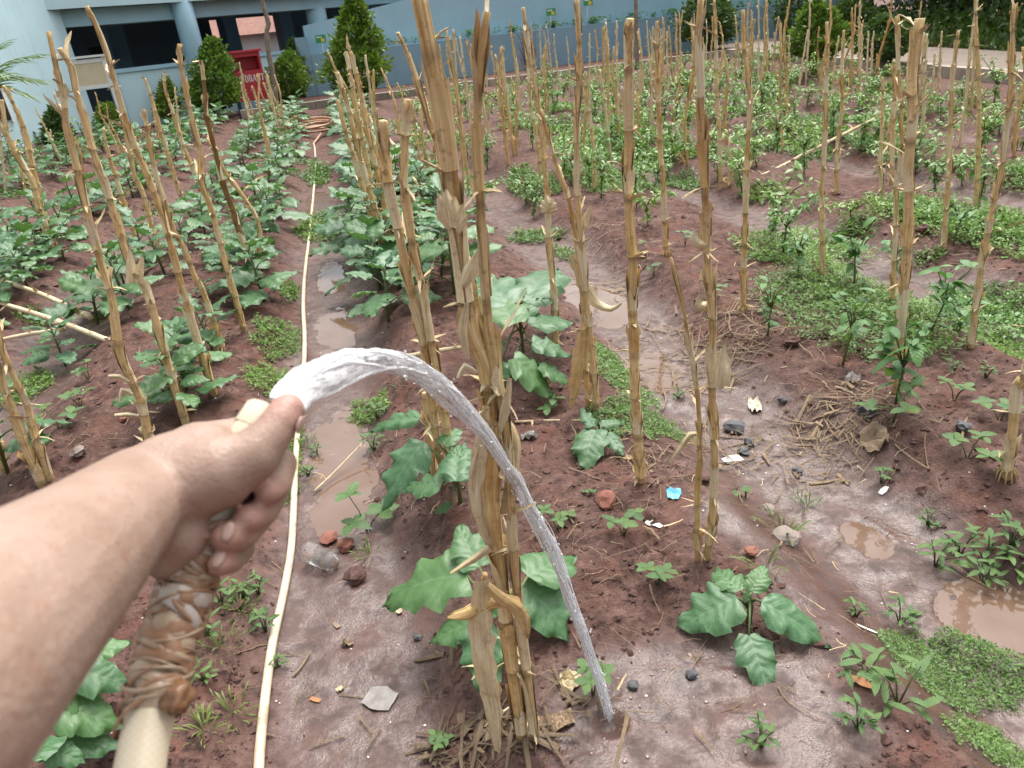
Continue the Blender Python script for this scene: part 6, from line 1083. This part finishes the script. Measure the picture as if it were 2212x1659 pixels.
# ------------------------------------------------------------------ the jet of water
def jet_mat(name, white, clear):
    mt, t, b = mk(name); uv = coords(t, 'UV', (5, 15, 1)); n = noise(t, uv, 1.0, 4, .7); uv2 = coords(t, 'UV', (12, 42, 1)); n2 = noise(t, uv2, 1, 3, .6)
    bm = nd(t, 'Bump'); bm.inputs['Strength'].default_value = .9; bm.inputs['Distance'].default_value = .006; t.links.new(mth(t, 'ADD', n, mth(t, 'MULTIPLY', n2, .6)), bm.inputs['Height'])
    gl = nd(t, 'BsdfGlossy'); gl.inputs['Roughness'].default_value = .32; tl = nd(t, 'BsdfTranslucent'); df = nd(t, 'BsdfDiffuse'); tp = nd(t, 'BsdfTransparent')
    for q in (tl, df, gl): q.inputs['Color'].default_value = (.98, .985, 1, 1)
    t.links.new(bm.outputs[0], gl.inputs['Normal'])
    tp.inputs['Color'].default_value = (.97, .98, .99, 1)
    def mx(f, a, c):
        m_ = nd(t, 'MixShader')
        if hasattr(f, 'is_linked'): t.links.new(f, m_.inputs[0])
        else: m_.inputs[0].default_value = f
        t.links.new(a.outputs[0], m_.inputs[1]); t.links.new(c.outputs[0], m_.inputs[2]); return m_
    lw_ = nd(t, 'LayerWeight'); lw_.inputs['Blend'].default_value = .25; t.links.new(bm.outputs[0], lw_.inputs['Normal'])
    wet_ = mx(mth(t, 'ADD', mth(t, 'MULTIPLY', lw_.outputs['Facing'], clear), .03), tp, gl); foam = mx(.18, mx(.25, df, tl), gl)
    us = nd(t, 'UVMap'); sx = nd(t, 'SeparateXYZ'); t.links.new(us.outputs[0], sx.inputs[0]); ae = mth(t, 'MULTIPLY', mth(t, 'MAXIMUM', mth(t, 'SUBTRACT', 1, mth(t, 'MULTIPLY', sx.outputs[1], 3.0)), 0), .34)
    wt = ramp(t, mth(t, 'ADD', mth(t, 'MULTIPLY', n, .6), mth(t, 'MULTIPLY', n2, .5)), [(.48, (.05, .05, .05)), (.53, (white * .35,) * 3), (.58, (white,) * 3)]); wt = mth(t, 'MINIMUM', mth(t, 'ADD', wt, ae), 1)
    fin = mx(wt, wet_, foam); t.links.new(fin.outputs[0], t.nodes['Material Output'].inputs['Surface']); return mt
M['jetcore'] = jet_mat('water_core', .92, .15)
M['jet'] = jet_mat('water_strand', 1.0, .3)
def jet():
    rd = [Z(10, 300, 440) + (270, .492), Z(10, 330, 390) + (300, .50), Z(10, 430, 290) + (300, .54), Z(10, 620, 190) + (290, .60), Z(10, 850, 112) + (235, .68), Z(10, 1080, 95) + (185, .76), Z(10, 1300, 152) + (165, .85), Z(10, 1470, 260) + (175, .93), Z(10, 1620, 385) + (165, 1.0), Z(10, 1750, 525) + (140, 1.07), Z(10, 1900, 700) + (110, 1.14), Z(10, 2050, 920) + (98, 1.22), Z(11, 0, 800) + (100, 1.18), Z(11, 130, 1050) + (105, 1.30), Z(11, 250, 1300) + (108, 1.38), Z(11, 380, 1520) + (120, 1.45), Z(15, 500, 100) + (88, 1.49), Z(15, 580, 350) + (96, 1.53), Z(15, 660, 550) + (102, 1.565), Z(15, 740, 800) + (88, 1.60), Z(15, 820, 1020) + (88, 1.63), Z(15, 870, 1200) + (74, 1.655), Z(15, 892, 1400) + (60, 1.68)]
    rd = [q for i, q in enumerate(rd) if i != 12]; dep = np.array([q[3] for q in rd]); C_ = np.array([DP(q[0], q[1], q[3]) for q in rd]); wd_ = np.array([q[2] * .2685 / FPX * q[3] for q in rd])
    full = smooth_path(np.c_[C_, wd_ * 1.0], .008) if False else None
    P = smooth_path(C_, .007); s0 = np.r_[0, np.cumsum(np.linalg.norm(np.diff(C_, axis=0), axis=1))]; s1 = np.r_[0, np.cumsum(np.linalg.norm(np.diff(P, axis=0), axis=1))]; w_ = np.interp(s1 / s1[-1], s0 / s0[-1], wd_); n = len(P); T = np.gradient(P, axis=0); T /= np.linalg.norm(T, axis=1)[:, None]; m_ = 28; v = []; uv = []; th = np.linspace(0, 2 * math.pi, m_ + 1)
    for i in range(n):
        vd = P[i] - CAM; vd /= np.linalg.norm(vd); s = np.cross(T[i], vd); s /= np.linalg.norm(s); u = np.cross(T[i], s); fl = .30 + .45 * min(1, s1[i] / .5)
        wob = 1 + .10 * vn(np.cos(th) * 1.6 + 5, np.full(m_ + 1, s1[i] * 14), 3) + .08 * vn(np.sin(th) * 3 + 9, np.full(m_ + 1, s1[i] * 40), 4) + .05 * vn(np.cos(th) * 5 + 3, np.full(m_ + 1, s1[i] * 90), 5); wob[-1] = wob[0]
        R = w_[i] * .5 * wob * (1 - .42 * min(1, max(0, s1[i] / s1[-1] - .25) / .3)); v.append(P[i] + R[:, None] * (np.cos(th)[:, None] * s + fl * np.sin(th)[:, None] * u)); uv.append(np.c_[np.abs(np.linspace(-1, 1, m_ + 1)), np.full(m_ + 1, s1[i])])
    b = P[-1]; mb = MB(); mb.add(np.concatenate(v) - b, grid_faces(n, m_ + 1) + [tuple(range(m_)), tuple((n - 1) * (m_ + 1) + q for q in range(m_ - 1, -1, -1))], np.concatenate(uv)); r = thing('water_jet', 'clear arc of water spraying from under the thumb down to the mud', 'water jet', b); link('stream', mb.mesh('stream', M['jetcore']), r)
    rng = np.random.default_rng(21); SS = np.zeros((n, 3)); UU = np.zeros((n, 3))
    for i in range(n):
        vd = P[i] - CAM; vd /= np.linalg.norm(vd); SS[i] = np.cross(T[i], vd); SS[i] /= np.linalg.norm(SS[i]); UU[i] = np.cross(T[i], SS[i])
    for k in range(14):                     # twisted strands that braid and part along the arc
        a0 = k * 2.4; tw_ = rng.uniform(-7, 7); rr0 = (.55, .95, .8)[k % 3] + .01 * k; i0 = 0 if k % 3 else int(rng.uniform(0, n * .4)); i1 = n if k % 4 else int(rng.uniform(n * .6, n)); sl_ = np.arange(i0, i1, 2)
        ang = a0 + tw_ * s1[sl_] + .9 * vn(s1[sl_] * 6, np.full(len(sl_), k * 3.1), 31); off = np.clip(rr0 * (1 + .22 * vn(s1[sl_] * 9, np.full(len(sl_), k * 1.7), 32)), 0, 1.25); fl_ = .30 + .45 * np.minimum(1, s1[sl_] / .5)
        C2 = P[sl_] + (w_[sl_] * .5 * off)[:, None] * (np.cos(ang)[:, None] * SS[sl_] + (fl_ * np.sin(ang))[:, None] * UU[sl_]); rad_ = w_[sl_] * (.06 + .045 * vn(s1[sl_] * 16, np.full(len(sl_), k * 5.3), 33)) * np.minimum(1, np.minimum(np.arange(len(sl_)) + 1, len(sl_) - np.arange(len(sl_))) / 8.)
        mb = MB(); tube(mb, C2 - b, np.maximum(rad_, .0004), 8); link('strand', mb.mesh('strand', M['jet']), r)
    rng = np.random.default_rng(2); mb = MB(); 
    for k in range(320):
        i = int(n * rng.uniform(.08, 1) ** .7 * .999); V, Fc = lump(rng, rng.uniform(.0006, .0019), 1, 1, .1); V = V + np.outer(V @ T[i], T[i]) * 1.6; o_ = rng.normal(size=3); o_ /= np.linalg.norm(o_); mb.add(V + P[i] + o_ * w_[i] * rng.uniform(.45, .8) - b, Fc)
    for k in range(260):
        a = rng.uniform(0, 6.28); q = rng.uniform(.004, .075); V, Fc = lump(rng, rng.uniform(.0007, .0028), 1, 1, .1); mb.add(V + P[-1] + [math.cos(a) * q, math.sin(a) * q, rng.uniform(.002, .05) * (1 - q / .09)] - b, Fc)
    o = link('droplets', mb.mesh('droplets', M['jet']), r); o['kind'] = 'stuff'
    rng = np.random.default_rng(12); fm_ = mk('bubble', (.20, .135, .11), .06)[0]; mb = MB()
    for k in range(26):
        x, y = b[0] + .17 + rng.normal() * .15, b[1] + .05 + rng.normal() * .10; V, Fc = lump(rng, rng.uniform(.002, .006), .4, 2, 0); mb.add(V + [x, y, hz(x, y) + .001], Fc)
    tag(link('mud_bubbles', mb.mesh('mud_bubbles', fm_)), 'muddy bubbles round the place where the water lands', 'bubbles', kind='stuff')
jet()
